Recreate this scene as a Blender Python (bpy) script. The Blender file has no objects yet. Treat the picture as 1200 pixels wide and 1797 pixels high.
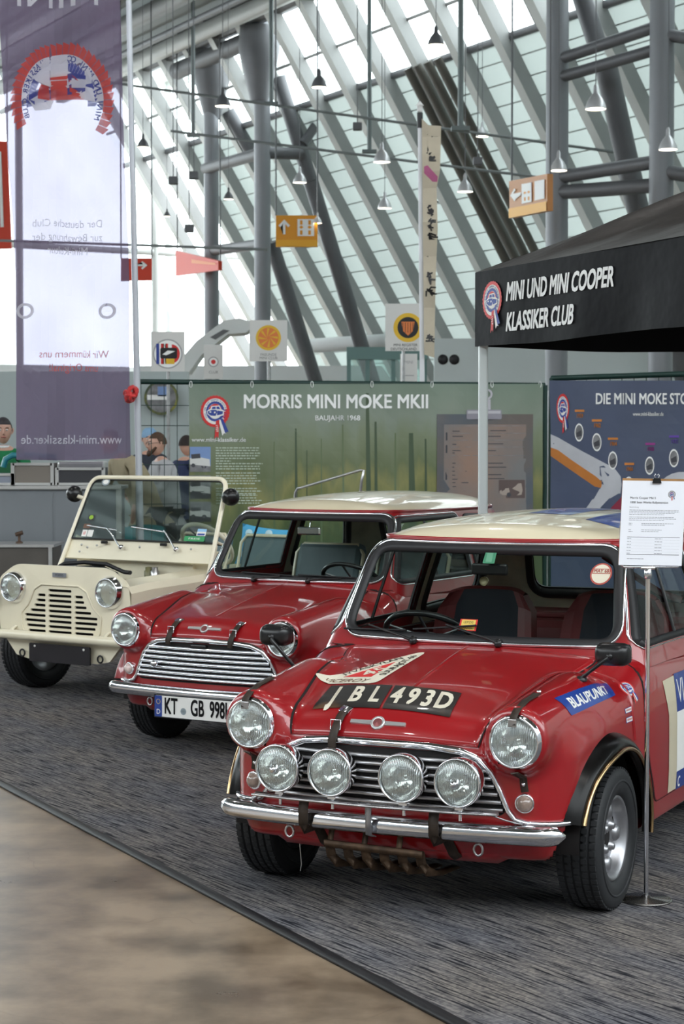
import bpy, bmesh, math, random
import numpy as np
from mathutils import Vector, Matrix, noise
from math import pi, sin, cos, radians, sqrt, atan2, hypot

SC = bpy.context.scene
COL = SC.collection
# ---------------------------------------------------------------- camera
CAM_H, FPX, PITCH = 1.63, 3300.0, -.0358
cd = bpy.data.cameras.new('camera'); cam = bpy.data.objects.new('camera', cd); COL.objects.link(cam)
cd.sensor_fit = 'VERTICAL'; cd.sensor_height = 36.0; cd.lens = FPX/1797*36.0
cam.location = (0, 0, CAM_H); cam.rotation_euler = (pi/2+PITCH, 0, 0)
cd.clip_start = .1; cd.clip_end = 400
cd.dof.use_dof = True; cd.dof.focus_distance = 7.3; cd.dof.aperture_fstop = 9.0
SC.camera = cam
# ---------------------------------------------------------------- daylight (overcast sky outside the glass hall)
w = bpy.data.worlds.new('overcast'); SC.world = w; w.use_nodes = True
nt = w.node_tree; nt.nodes.clear()
wo = nt.nodes.new('ShaderNodeOutputWorld'); bg = nt.nodes.new('ShaderNodeBackground')
bg.inputs[0].default_value = (.90, .97, 1.0, 1); bg.inputs[1].default_value = 5.5
nt.links.new(bg.outputs[0], wo.inputs[0])
SC.view_settings.view_transform = 'Standard'; SC.view_settings.look = 'None'
SC.view_settings.exposure = 0.0; SC.view_settings.gamma = 1.0; SC.view_settings.use_curve_mapping = False
def area_light(name, loc, size, sizey, power, rot=(0, 0, 0), col=(1, .97, .93), spread=180):
    l = bpy.data.lights.new(name, 'AREA'); l.shape = 'RECTANGLE'; l.size = size; l.size_y = sizey
    l.energy = power; l.color = col; l.spread = radians(spread)
    o = bpy.data.objects.new(name, l); o.location = loc; o.rotation_euler = rot; COL.objects.link(o); return o
# rows of hall lamps hanging above the stand, out of view
for i, (lx, ly) in enumerate([(-7.5, .5), (0, -1), (5, 2), (-7, 12.5), (3.5, 9), (-.5, 15), (8, 12), (0, 5.5)]):
    area_light('hall_light', (lx, ly, 10.5), .34, .34, 75)

# ---------------------------------------------------------------- helpers
def unproj(px, py, D):
    """point at depth D (along world Y) seen at photo position px, py of 1200 x 1797"""
    x = (px-600)/FPX; zc = -(py-898.5)/FPX
    dy = cos(PITCH)-zc*sin(PITCH); dz = sin(PITCH)+zc*cos(PITCH)
    t = D/dy
    return Vector((x*t, D, CAM_H+dz*t))
MATS = {}
def mat(name, col=(.8, .8, .8), rough=.5, metal=0., coat=0., emis=None, estr=0., trans=0., alpha=1., ior=1.45,
        noise_s=0, noise_a=0., bump_s=0, bump_a=0., bump_d=.002, sheen=0., col2=None, thr=None, stretch=(1, 1, 1), rvar=0.):
    if name in MATS: return MATS[name]
    m = bpy.data.materials.new(name); m.use_nodes = True; nt = m.node_tree; nd = nt.nodes; L = nt.links
    b = nd['Principled BSDF']
    b.inputs['Base Color'].default_value = (*col, 1); b.inputs['Roughness'].default_value = rough
    b.inputs['Metallic'].default_value = metal; b.inputs['Coat Weight'].default_value = coat
    b.inputs['Coat Roughness'].default_value = .04
    b.inputs['IOR'].default_value = ior; b.inputs['Transmission Weight'].default_value = trans
    b.inputs['Alpha'].default_value = alpha; b.inputs['Sheen Weight'].default_value = sheen
    if emis: b.inputs['Emission Color'].default_value = (*emis, 1); b.inputs['Emission Strength'].default_value = estr
    if noise_s or bump_s:
        tc = nd.new('ShaderNodeTexCoord'); mp = nd.new('ShaderNodeMapping'); mp.inputs['Scale'].default_value = stretch
        L.new(tc.outputs['Object'], mp.inputs['Vector'])
    if noise_s:
        n = nd.new('ShaderNodeTexNoise'); n.inputs['Scale'].default_value = noise_s; n.inputs['Detail'].default_value = 5
        L.new(mp.outputs[0], n.inputs['Vector'])
        r = nd.new('ShaderNodeValToRGB')
        c2 = col2 or tuple(max(0, c*(1-noise_a)) for c in col)
        lo, hi = thr or (.35, .65)
        r.color_ramp.elements[0].position = lo; r.color_ramp.elements[0].color = (*c2, 1)
        r.color_ramp.elements[1].position = hi; r.color_ramp.elements[1].color = (*col, 1)
        L.new(n.outputs['Fac'], r.inputs[0]); L.new(r.outputs[0], b.inputs['Base Color'])
        if rvar:
            q = nd.new('ShaderNodeMapRange'); q.inputs['To Min'].default_value = rough+rvar; q.inputs['To Max'].default_value = rough
            L.new(n.outputs['Fac'], q.inputs[0]); L.new(q.outputs[0], b.inputs['Roughness'])
    if bump_s:
        n2 = nd.new('ShaderNodeTexNoise'); n2.inputs['Scale'].default_value = bump_s; n2.inputs['Detail'].default_value = 4
        L.new(mp.outputs[0], n2.inputs['Vector'])
        bp = nd.new('ShaderNodeBump'); bp.inputs['Strength'].default_value = bump_a; bp.inputs['Distance'].default_value = bump_d
        L.new(n2.outputs['Fac'], bp.inputs['Height']); L.new(bp.outputs[0], b.inputs['Normal'])
    MATS[name] = m; return m
def thin_glass(name, tint=(.9, .95, .93), gl=.12, extra=0.):
    if name in MATS: return MATS[name]
    m = bpy.data.materials.new(name); m.use_nodes = True; nt = m.node_tree; nd = nt.nodes; L = nt.links; nd.clear()
    o = nd.new('ShaderNodeOutputMaterial'); t = nd.new('ShaderNodeBsdfTransparent'); t.inputs[0].default_value = (*tint, 1)
    g = nd.new('ShaderNodeBsdfGlossy'); g.inputs['Roughness'].default_value = .02
    f = nd.new('ShaderNodeFresnel'); f.inputs[0].default_value = 1.5
    a = nd.new('ShaderNodeMath'); a.operation = 'ADD'; a.inputs[1].default_value = extra; h = nd.new('ShaderNodeMath'); h.operation = 'MULTIPLY'; h.inputs[1].default_value = .55
    mx = nd.new('ShaderNodeMixShader'); L.new(f.outputs[0], h.inputs[0]); L.new(h.outputs[0], a.inputs[0]); L.new(a.outputs[0], mx.inputs[0])
    L.new(t.outputs[0], mx.inputs[1]); L.new(g.outputs[0], mx.inputs[2]); L.new(mx.outputs[0], o.inputs[0])
    MATS[name] = m; return m

class MB:
    """collects shapes for ONE mesh object"""
    def __init__(s): s.v = []; s.f = []; s.m = []; s.s = []
    def add(s, vs, fs, m=0, smooth=False):
        n = len(s.v); s.v += [tuple(float(c) for c in p) for p in vs]
        for f in fs: s.f.append(tuple(n+int(i) for i in f)); s.m.append(m); s.s.append(smooth)
        return s
    def box(s, c, d, m=0, R=None, bev=0.):
        hx, hy, hz = d[0]/2, d[1]/2, d[2]/2
        if bev:
            bm = bmesh.new(); bmesh.ops.create_cube(bm, size=1)
            for v in bm.verts: v.co = Vector((v.co.x*d[0], v.co.y*d[1], v.co.z*d[2]))
            bmesh.ops.bevel(bm, geom=list(bm.edges), offset=bev, segments=2, affect='EDGES', profile=.5)
            vs = [v.co.copy() for v in bm.verts]; fs = [[v.index for v in f.verts] for f in bm.faces]; bm.free()
        else:
            vs = [Vector((x*hx, y*hy, z*hz)) for x in (-1, 1) for y in (-1, 1) for z in (-1, 1)]
            fs = [(0, 1, 3, 2), (4, 6, 7, 5), (0, 4, 5, 1), (2, 3, 7, 6), (0, 2, 6, 4), (1, 5, 7, 3)]
        if R is not None: vs = [R @ v for v in vs]
        c = Vector(c); return s.add([v+c for v in vs], fs, m)
    def sweep(s, path, prof, m=0, closed=False, up=(0, 0, 1), caps=True, smooth=True, scale=None):
        """prof: list of (a, b): a along side vector, b along up-ish vector; closed profile"""
        P = [Vector(p) for p in path]; n = len(P); k = len(prof); vs = []
        U = Vector(up)
        for i in range(n):
            a = P[(i-1) % n] if (closed or i > 0) else P[i]; b = P[(i+1) % n] if (closed or i < n-1) else P[i]
            t = (b-a).normalized(); sd = t.cross(U)
            if sd.length < 1e-5: sd = t.cross(Vector((0, 1, 0)))
            sd.normalize(); uu = sd.cross(t).normalized(); q = scale[i] if scale else 1.
            for (x, y) in prof: vs.append(P[i]+sd*x*q+uu*y*q)
        fs = []
        for i in range(n if closed else n-1):
            j = (i+1) % n
            for q in range(k):
                r = (q+1) % k; fs.append((i*k+q, i*k+r, j*k+r, j*k+q))
        s.add(vs, fs, m, smooth)
        if caps and not closed:
            s.add(vs[:k], [tuple(range(k))[::-1]], m); s.add(vs[-k:], [tuple(range(k))], m)
        return s
    def tube(s, path, r, m=0, n=8, closed=False, caps=True):
        P = [Vector(p) for p in path]; N = len(P); vs = []; nrm = None
        rr = r if hasattr(r, '__len__') else [r]*N
        for i in range(N):
            a = P[(i-1) % N] if (closed or i > 0) else P[i]; b = P[(i+1) % N] if (closed or i < N-1) else P[i]
            t = (b-a).normalized()
            if nrm is None:
                nrm = t.cross(Vector((0, 0, 1))); nrm = nrm if nrm.length > 1e-3 else t.cross(Vector((0, 1, 0)))
            nrm = (nrm-t*nrm.dot(t)).normalized(); bn = t.cross(nrm)
            for q in range(n):
                an = 2*pi*q/n; vs.append(P[i]+(nrm*cos(an)+bn*sin(an))*rr[i])
        fs = []
        for i in range(N if closed else N-1):
            j = (i+1) % N
            for q in range(n):
                k = (q+1) % n; fs.append((i*n+q, i*n+k, j*n+k, j*n+q))
        s.add(vs, fs, m, True)
        if caps and not closed: s.add(vs[:n], [tuple(range(n))[::-1]], m); s.add(vs[-n:], [tuple(range(n))], m)
        return s
    def lathe(s, prof, m=0, n=32, axis='z', c=(0, 0, 0), M=None, cap=False):
        """prof: (radius, height) list"""
        vs = []; c = Vector(c)
        for (r, h) in prof:
            for q in range(n):
                a = 2*pi*q/n; p = (r*cos(a), r*sin(a), h)
                if axis == 'y': p = (p[0], p[2], p[1])
                elif axis == 'x': p = (p[2], p[0], p[1])
                p = Vector(p); p = M @ p if M else p
                vs.append(p+c)
        fs = []
        for i in range(len(prof)-1):
            for q in range(n):
                k = (q+1) % n; fs.append((i*n+q, i*n+k, (i+1)*n+k, (i+1)*n+q))
        s.add(vs, fs, m, True)
        if cap: s.add(vs[:n], [tuple(range(n))], m); s.add(vs[-n:], [tuple(range(n))], m)
        return s
    def prism(s, pts, a, b, m=0, plane='xz'):
        """extrude a 2-D outline between a and b along the third axis"""
        def P(u, v, w): return {'xz': (u, w, v), 'xy': (u, v, w), 'yz': (w, u, v)}[plane]
        n = len(pts); vs = [P(u, v, a) for u, v in pts]+[P(u, v, b) for u, v in pts]
        fs = [tuple(range(n)), tuple(range(2*n-1, n-1, -1))]+[(i, n+i, n+(i+1) % n, (i+1) % n) for i in range(n)]
        return s.add(vs, fs, m)
    def grid(s, G, m=0, smooth=True, cu=False, cv=False):
        nu = len(G); nv = len(G[0]); vs = [p for r in G for p in r]; fs = []
        for i in range(nu if cu else nu-1):
            for j in range(nv if cv else nv-1):
                a, b = (i+1) % nu, (j+1) % nv; fs.append((i*nv+j, a*nv+j, a*nv+b, i*nv+b))
        return s.add(vs, fs, m, smooth)
    def build(s, name, mats, parent=None, loc=None, rot=None):
        me = bpy.data.meshes.new(name); me.from_pydata(s.v, [], s.f)
        for mm in (mats if isinstance(mats, (list, tuple)) else [mats]): me.materials.append(mm)
        me.polygons.foreach_set('material_index', s.m); me.polygons.foreach_set('use_smooth', s.s); me.update()
        o = bpy.data.objects.new(name, me); COL.objects.link(o)
        if parent: o.parent = parent
        if loc is not None: o.location = loc
        if rot is not None: o.rotation_euler = rot
        return o
def tag(o, label, cat=None, group=None):
    o['label'] = label
    if cat: o['category'] = cat
    if group: o['group'] = group
    return o
def thing(name, label, cat, loc=(0, 0, 0), rz=0., group=None):
    o = bpy.data.objects.new(name, None); COL.objects.link(o); o.location = loc; o.rotation_euler = (0, 0, rz)
    o.empty_display_size = .1
    return tag(o, label, cat, group)
def struct(o): o['kind'] = 'structure'; return o
def kids(o): return [c for c in bpy.data.objects if c.parent == o]
def copy_tree(o, parent=None, loc=None, rz=None, label=None, km=None):
    km = km if km is not None else KM()
    c = o.copy(); COL.objects.link(c); c.parent = parent
    if loc is not None: c.location = loc
    if rz is not None: c.rotation_euler = (0, 0, rz)
    if label: c['label'] = label
    for ch in km.get(o.name, []): copy_tree(ch, c, km=km)
    return c
def KM():
    d = {}
    for o in bpy.data.objects:
        if o.parent: d.setdefault(o.parent.name, []).append(o)
    return d
def rpoly(pts, r, n=6):
    """rounded polygon; r one radius or one for each corner"""
    out = []; N = len(pts)
    for i in range(N):
        p = Vector(pts[i]); a = (Vector(pts[i-1])-p); b = (Vector(pts[(i+1) % N])-p)
        rr = r[i] if hasattr(r, '__len__') else r
        if rr <= 0: out.append(tuple(p)); continue
        la, lb = a.length, b.length; a.normalize(); b.normalize()
        ang = a.angle(b); d = min(rr/math.tan(ang/2), la*.49, lb*.49)
        s_, e_ = p+a*d, p+b*d
        for k in range(n+1):
            t = k/n; q = s_*(1-t)**2+p*2*t*(1-t)+e_*t*t; out.append((q.x, q.y))
    return out
def dens(pts, step, closed=True):
    out = []; N = len(pts)
    for i in range(N if closed else N-1):
        a = Vector(pts[i]); b = Vector(pts[(i+1) % N]); k = max(1, int((b-a).length/step+.5))
        for j in range(k): out.append(tuple(a.lerp(b, j/k)))
    if not closed: out.append(tuple(pts[-1]))
    return out
def ellipse(cx, cy, rx, ry=None, n=32, a0=0, a1=2*pi):
    ry = ry or rx; full = abs(a1-a0-2*pi) < 1e-6
    return [(cx+rx*cos(a0+(a1-a0)*i/(n if full else n-1)), cy+ry*sin(a0+(a1-a0)*i/(n if full else n-1))) for i in range(n)]
# ---- flat art: polygons and lettering laid on any surface
_fc = {}
def glyphs(txt, size=1., bold=0., shear=0., xs=1., align='CENTER', spacing=1.):
    key = (txt, size, bold, shear, xs, align, spacing)
    if key in _fc: return _fc[key]
    c = bpy.data.curves.new('t', 'FONT'); c.body = txt; c.size = size; c.shear = shear
    c.align_x = align; c.align_y = 'CENTER'; c.space_character = spacing; c.resolution_u = 3
    o = bpy.data.objects.new('t', c); COL.objects.link(o)
    dg = bpy.context.evaluated_depsgraph_get(); ev = o.evaluated_get(dg); me = ev.to_mesh()
    vs = [(v.co.x*xs, v.co.y) for v in me.vertices]; fs = [tuple(p.vertices) for p in me.polygons]
    ev.to_mesh_clear(); bpy.data.objects.remove(o); bpy.data.curves.remove(c)
    if bold:     # heavier strokes: the outline laid down again a little to each side
        n = len(vs); V0, F0 = list(vs), list(fs); vs, fs = [], []
        for k, (dx, dy) in enumerate(((-1, -.7), (1, -.7), (-1, .7), (1, .7))):
            vs += [(x+dx*bold*xs, y+dy*bold) for x, y in V0]; fs += [tuple(i+k*n for i in f) for f in F0]
    _fc[key] = (vs, fs); return vs, fs
class Art:
    """layers of flat polygons and lettering in u,v; mapped at the end by fn(u, v, lift) -> 3-D"""
    def __init__(s): s.items = []; s.mats = []
    def mi(s, m):
        if m not in s.mats: s.mats.append(m)
        return s.mats.index(m)
    def poly(s, pts, m, lv=0): s.items.append(([tuple(p)[:2] for p in pts], [tuple(range(len(pts)))], s.mi(m), lv)); return s
    def rect(s, x0, y0, x1, y1, m, lv=0): return s.poly([(x0, y0), (x1, y0), (x1, y1), (x0, y1)], m, lv)
    def ring(s, cx, cy, r0, r1, m, lv=0, n=40, teeth=0, ry=1.):
        vs = []
        for i in range(n):
            a = 2*pi*i/n; k = r1*(1+(.05 if (teeth and i % 2) else 0))
            vs += [(cx+r0*cos(a), cy+r0*sin(a)*ry), (cx+k*cos(a), cy+k*sin(a)*ry)]
        fs = [(2*i, 2*i+1, (2*i+3) % (2*n), (2*i+2) % (2*n)) for i in range(n)]
        s.items.append((vs, fs, s.mi(m), lv)); return s
    def text(s, t, x, y, size, m, lv=1, rot=0., fn=None, **k):
        vs, fs = glyphs(t, size, **k); c, n = cos(rot), sin(rot)
        vs = [(x+c*a-n*b, y+n*a+c*b) for a, b in vs]
        if fn: vs = [fn(a, b) for a, b in vs]
        s.items.append((vs, fs, s.mi(m), lv)); return s
    def arc_text(s, t, cx, cy, r, size, m, a_mid=pi/2, step=None, lv=1, **k):
        st = step or size*.62/r
        for i, ch in enumerate(t):
            if ch == ' ': continue
            a = a_mid-(i-(len(t)-1)/2)*st
            s.text(ch, cx+r*cos(a), cy+r*sin(a), size, m, lv, rot=a-pi/2, **k)
        return s
    def xf(s, fn):
        s.items = [([fn(*p) for p in v], f, m, l) for v, f, m, l in s.items]; return s
    def join(s, o, fn):
        for v, f, m, l in o.items: s.items.append(([fn(*p) for p in v], f, s.mi(o.mats[m]), l))
        return s
    def build(s, name, fn, parent=None, cell=None, dl=.0006, lift0=.001, **kw):
        B = MB()
        for v, f, m, l in s.items:
            bm = bmesh.new(); vv = [bm.verts.new((p[0], p[1], 0)) for p in v]
            for q in f:
                try: bm.faces.new([vv[i] for i in q])
                except ValueError: pass
            bmesh.ops.triangulate(bm, faces=bm.faces[:])
            if cell:
                xs = [p[0] for p in v]; ys = [p[1] for p in v]
                for ax, lo, hi in ((0, min(xs), max(xs)), (1, min(ys), max(ys))):
                    k = math.floor(lo/cell)+1
                    while k*cell < hi:
                        co = [0, 0, 0]; no = [0, 0, 0]; co[ax] = k*cell; no[ax] = 1
                        bmesh.ops.bisect_plane(bm, geom=bm.verts[:]+bm.edges[:]+bm.faces[:], plane_co=co, plane_no=no, dist=1e-6); k += 1
            bm.verts.index_update()
            U = np.array([[q.co.x, q.co.y] for q in bm.verts])
            if len(U) == 0: bm.free(); continue
            P = fn(U, lift0+l*dl)
            B.add(P, [[q.index for q in g.verts] for g in bm.faces], m); bm.free()
        return B.build(name, s.mats, parent, **kw)
def S3(x, y, z): return np.stack(np.broadcast_arrays(np.asarray(x, float), np.asarray(y, float), np.asarray(z, float)), -1)
def flat_xz(U, l): return np.stack([U[:, 0], np.full(len(U), -l), U[:, 1]], -1)
# ---------------------------------------------------------------- body shape of the small saloon (implicit surfaces)
def sstep(a, b, x):
    t = np.clip((x-a)/(b-a), 0, 1); return t*t*(3-2*t)
def smax(a, b, k):
    h = np.clip(k-np.abs(a-b), 0, None)/k; return np.maximum(a, b)+h*h*k*.25
def smin(a, b, k): return -smax(-a, -b, k)
def F_low(P):
    x, y, z = np.abs(P[..., 0]), P[..., 1], P[..., 2]
    W = .620+.040*sstep(-.02, .55, y)+.040*sstep(.5, 1.05, y)-.03*sstep(2.3, 3.0, y)
    W = W-.48*np.clip(z-.56, 0, None)**2-.35*np.clip(.42-z, 0, None)**2
    N = .062+.07*(x/.6)**2+.30*np.clip(z-.60, 0, None)+.9*np.clip(z-.60, 0, None)**2+.40*np.clip(.33-z, 0, None)
    yy = np.clip(y-.12, -.2, None)
    c = .705+.245*yy-.06*yy**2
    c = np.where(y > .98, .705+.245*.86-.06*.86**2+.0*(y-.98), c)
    T = c-.055*(x/.5)**2+.012*np.exp(-((x-.5)/.1)**2)*sstep(1.0, .3, y)
    T = T+.052*sstep(.72, 1.0, y)*(x/.6)**2-.03*sstep(2.1, 3.0, y)
    rear = y-(2.98-.05*(x/.6)**2-.12*np.clip(z-.55, 0, None)-.3*np.clip(.4-z, 0, None))
    side = x-W
    f = smax(smax(side, N-y, .135), rear, .2)
    f = smax(f, (z-T)*.93, .075)
    # headlamp nacelle, fading back into the wing
    t = np.clip((y-.045)/.62, 0, 1)
    r = .112-.012*t
    d = np.sqrt((x-(.49+.02*t))**2+(z-(.645+.085*t))**2)-r
    d = smax(d, .052-y, .02); d = smax(d, y-.75, .2)
    f = smin(f, d, .055)
    f = smax(f, .215+.03*sstep(.3, .0, y)-z, .02)
    return f
def Wg(z): return .655-.29*(z-.86)-.10*np.clip(z-.86, 0, None)**2
def F_top(P):
    x, y, z = np.abs(P[..., 0]), P[..., 1], P[..., 2]
    side = (x-Wg(z)-.012*sstep(1.2, 1.6, y)+.05*sstep(2.1, 2.8, y))*.95
    front = ((.880+.60*(z-.866)+.085*(x/.58)**2)-y)*.86
    rear = (y-(2.80-.62*(z-.88)-.10*(x/.6)**2))*.86
    roof = z-(1.348-.040*((y-1.95)/.85)**2-.050*(x/.5)**2-.022*np.clip(1.5-y, 0, None))
    f = smax(side, front, .07); f = smax(f, rear, .16); f = smax(f, roof, .085)
    return f
def cast(F, o, d, t0=0., t1=2.2, n=34):
    o = np.asarray(o, float); d = np.asarray(d, float)
    # outermost crossing first (coarse), then bisection
    N = 40; a = np.full(o.shape[:-1], float(t0)); b = np.full(o.shape[:-1], float(t1)); st = (t1-t0)/N
    for i in range(N):
        t = t0+i*st; v = F(o+d*t) < 0
        a = np.where(v, t, a); b = np.where(v, t+st, b)
    for _ in range(n):
        m = .5*(a+b); v = F(o+d*m[..., None]) > 0
        b = np.where(v, m, b); a = np.where(v, a, m)
    return o+d*(.5*(a+b))[..., None]
def grad(F, P, e=2e-3):
    g = np.stack([F(P+np.eye(3)[i]*e)-F(P-np.eye(3)[i]*e) for i in range(3)], -1)
    return g/np.maximum(np.linalg.norm(g, axis=-1, keepdims=True), 1e-9)
# ---------------------------------------------------------------- materials of the cars
RED = mat('red_paint', (.31, .0055, .009), .32, coat=1., noise_s=3, noise_a=.06)
CREAM = mat('cream_paint', (.72, .64, .46), .3, coat=.8, noise_s=4, noise_a=.05)
MOKE = mat('ivory_paint', (.85, .78, .60), .32, coat=.6, noise_s=4, noise_a=.06)
CHROME = mat('chrome', (.86, .87, .9), .07, 1., noise_s=9, noise_a=.06, rvar=.06)
DCHROME = mat('worn_chrome', (.62, .61, .62), .2, 1., noise_s=14, noise_a=.35, rvar=.2)
ALLOY = mat('silver_alloy', (.42, .42, .44), .36, .85, noise_s=20, noise_a=.15)
RUBBER = mat('black_rubber', (.012, .012, .014), .5, bump_s=60, bump_a=.1)
TYRE = mat('tyre_rubber', (.017, .018, .020), .62, bump_s=120, bump_a=.2, bump_d=.001)
BLACKP = mat('black_plastic', (.012, .012, .013), .28, noise_s=8, noise_a=.3)
DARK = mat('dark_gap', (.006, .004, .004), .8, noise_s=8, noise_a=.2)
LEATHER = mat('brown_leather', (.035, .022, .014), .55, noise_s=20, noise_a=.4, bump_s=80, bump_a=.3)
STEEL = mat('steel', (.5, .5, .5), .3, .9, noise_s=20, noise_a=.2)
RUST = mat('worn_guard_metal', (.10, .06, .035), .55, .5, noise_s=25, noise_a=.6)
REFL = mat('lamp_reflector', (.82, .82, .80), .12, 1., bump_s=14, bump_a=.35, bump_d=.01)
WHITE = mat('white_print', (.82, .81, .78), .5, noise_s=5, noise_a=.04)
CREAMP = mat('aged_cream_print', (.74, .68, .55), .45, noise_s=5, noise_a=.08)
BLACK = mat('black_print', (.012, .012, .014), .4, noise_s=5, noise_a=.1)
BLUEP = mat('royal_blue_print', (.010, .045, .27), .35, coat=.5, noise_s=5, noise_a=.05)
REDP = mat('bright_red_print', (.62, .03, .03), .45, noise_s=5, noise_a=.05)
NAVY = mat('navy_print', (.03, .06, .3), .45, noise_s=5, noise_a=.05)
PLATEB = mat('mottled_black_plate', (.014, .012, .011), .35, noise_s=6, col2=(.11, .06, .03), thr=(.30, .46), coat=.3)
YELP = mat('yellow_print', (.75, .55, .12), .5, noise_s=5, noise_a=.05)
SEATB = mat('black_seat_fabric', (.012, .015, .024), .85, bump_s=90, bump_a=.3, sheen=.15)
SEATR = mat('red_seat_vinyl', (.13, .012, .014), .5, bump_s=60, bump_a=.2)
SEATG = mat('grey_blue_vinyl', (.10, .145, .16), .5, noise_s=8, noise_a=.15)
TRIMB = mat('beige_lining', (.50, .48, .36), .8, noise_s=12, noise_a=.2)
GOLD = mat('brassy_trim', (.62, .42, .22), .22, 1., noise_s=10, noise_a=.2)
GLASS = thin_glass('window_glass', (.86, .92, .90), extra=.0)
def lens_mat():
    m = bpy.data.materials.new('fluted_lens'); m.use_nodes = True; nt = m.node_tree; nd = nt.nodes; L = nt.links; nd.clear()
    o = nd.new('ShaderNodeOutputMaterial'); t = nd.new('ShaderNodeBsdfTransparent'); t.inputs[0].default_value = (.86, .9, .88, 1)
    g = nd.new('ShaderNodeBsdfPrincipled'); g.inputs['Base Color'].default_value = (.75, .8, .8, 1); g.inputs['Roughness'].default_value = .1
    g.inputs['Metallic'].default_value = .6
    tc = nd.new('ShaderNodeTexCoord'); wv = nd.new('ShaderNodeTexWave'); wv.inputs['Scale'].default_value = 48; wv.inputs['Distortion'].default_value = 1.2
    wv.inputs['Detail'].default_value = 1; wv.inputs['Detail Scale'].default_value = .4
    L.new(tc.outputs['Object'], wv.inputs['Vector'])
    bp = nd.new('ShaderNodeBump'); bp.inputs['Strength'].default_value = .9; bp.inputs['Distance'].default_value = .004
    L.new(wv.outputs['Fac'], bp.inputs['Height']); L.new(bp.outputs[0], g.inputs['Normal'])
    mx = nd.new('ShaderNodeMixShader'); r = nd.new('ShaderNodeMapRange'); r.inputs['To Min'].default_value = .22; r.inputs['To Max'].default_value = .6
    L.new(wv.outputs['Fac'], r.inputs[0]); L.new(r.outputs[0], mx.inputs[0])
    L.new(t.outputs[0], mx.inputs[1]); L.new(g.outputs[0], mx.inputs[2]); L.new(mx.outputs[0], o.inputs[0]); return m
LENS = lens_mat()

# ---------------------------------------------------------------- casting helpers on the body shape
def c_front(F):
    def fn(U, l=0.):
        U = np.asarray(U, float); o = np.stack([U[:, 0], np.full(len(U), .62 if F is F_low else 1.75), U[:, 1]], -1)
        P = cast(F, o, np.tile([0., -1., 0.], (len(U), 1)), 0, 2); return P+grad(F, P)*np.reshape(l, (-1, 1))
    return fn
def c_top(F, z0=.42):
    def fn(U, l=0.):
        U = np.asarray(U, float); o = np.stack([U[:, 0], U[:, 1], np.full(len(U), z0)], -1)
        P = cast(F, o, np.tile([0., 0., 1.], (len(U), 1)), 0, 2); return P+grad(F, P)*np.reshape(l, (-1, 1))
    return fn
def c_side(F, sg=1):
    def fn(U, l=0.):
        U = np.asarray(U, float); o = np.stack([np.full(len(U), .2*sg), U[:, 0], U[:, 1]], -1)
        P = cast(F, o, np.tile([float(sg), 0., 0.], (len(U), 1)), 0, 2); return P+grad(F, P)*np.reshape(l, (-1, 1))
    return fn
def c_rear(F):
    def fn(U, l=0.):
        U = np.asarray(U, float); o = np.stack([U[:, 0], np.full(len(U), 2.), U[:, 1]], -1)
        P = cast(F, o, np.tile([0., 1., 0.], (len(U), 1)), 0, 2); return P+grad(F, P)*np.reshape(l, (-1, 1))
    return fn
def c_bonnet(U, l=0.):
    """u = sideways, v = distance along the bonnet from its lip: first round the nose, then back"""
    U = np.asarray(U, float); x, v = U[:, 0], U[:, 1]
    e = np.clip(v/.42, 0, 1)*(pi/2-.47)+.47
    yy = np.where(v > .42, .52+(v-.42)*1.0, .52)
    o = np.stack([x, yy, np.full(len(U), .39)], -1); d = np.stack([np.zeros(len(U)), -np.cos(e), np.sin(e)], -1)
    P = cast(F_low, o, d, 0, 2); return P+grad(F_low, P)*np.reshape(l, (-1, 1))
def snap(F, P, l=0.):
    P = np.asarray(P, float)
    for _ in range(8): P = P-grad(F, P)*F(P)[:, None]*.9
    return P+grad(F, P)*l
def strip(B, fn, pts, prof, closed=True, m=0, step=.02, closedprof=False):
    """sweep a (sideways offset, lift) profile along a 2-D line laid on the surface"""
    p = np.array(dens(pts, step, closed)); n = len(p)
    if closed: t = np.roll(p, -1, 0)-np.roll(p, 1, 0)
    else:
        t = np.gradient(p, axis=0)
    t /= np.maximum(np.linalg.norm(t, axis=1, keepdims=True), 1e-9); nr = np.stack([t[:, 1], -t[:, 0]], -1)
    G = [fn(p+nr*a, b) for a, b in prof]
    return B.grid([list(map(tuple, g)) for g in G], m, True, cu=closedprof, cv=closed)
def patch(B, fn, poly, lift=0., cell=.04, m=0):
    bm = bmesh.new(); vv = [bm.verts.new((x, y, 0)) for x, y in poly]; bm.faces.new(vv); bmesh.ops.triangulate(bm, faces=bm.faces[:])
    xs = [p[0] for p in poly]; ys = [p[1] for p in poly]
    for ax, lo, hi in ((0, min(xs), max(xs)), (1, min(ys), max(ys))):
        k = math.floor(lo/cell)+1
        while k*cell < hi:
            co = [0, 0, 0]; no = [0, 0, 0]; co[ax] = k*cell; no[ax] = 1
            bmesh.ops.bisect_plane(bm, geom=bm.verts[:]+bm.edges[:]+bm.faces[:], plane_co=co, plane_no=no, dist=1e-6); k += 1
    bm.verts.index_update(); U = np.array([[q.co.x, q.co.y] for q in bm.verts])
    B.add(fn(U, lift), [[q.index for q in g.verts] for g in bm.faces], m, True); bm.free(); return B
def inpoly(x, y, poly):
    r = np.zeros(x.shape, bool); n = len(poly)
    for i in range(n):
        x0, y0 = poly[i]; x1, y1 = poly[(i+1) % n]
        if y0 == y1: continue
        r ^= ((y0 > y) != (y1 > y)) & (x < (x1-x0)*(y-y0)/(y1-y0)+x0)
    return r
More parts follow.
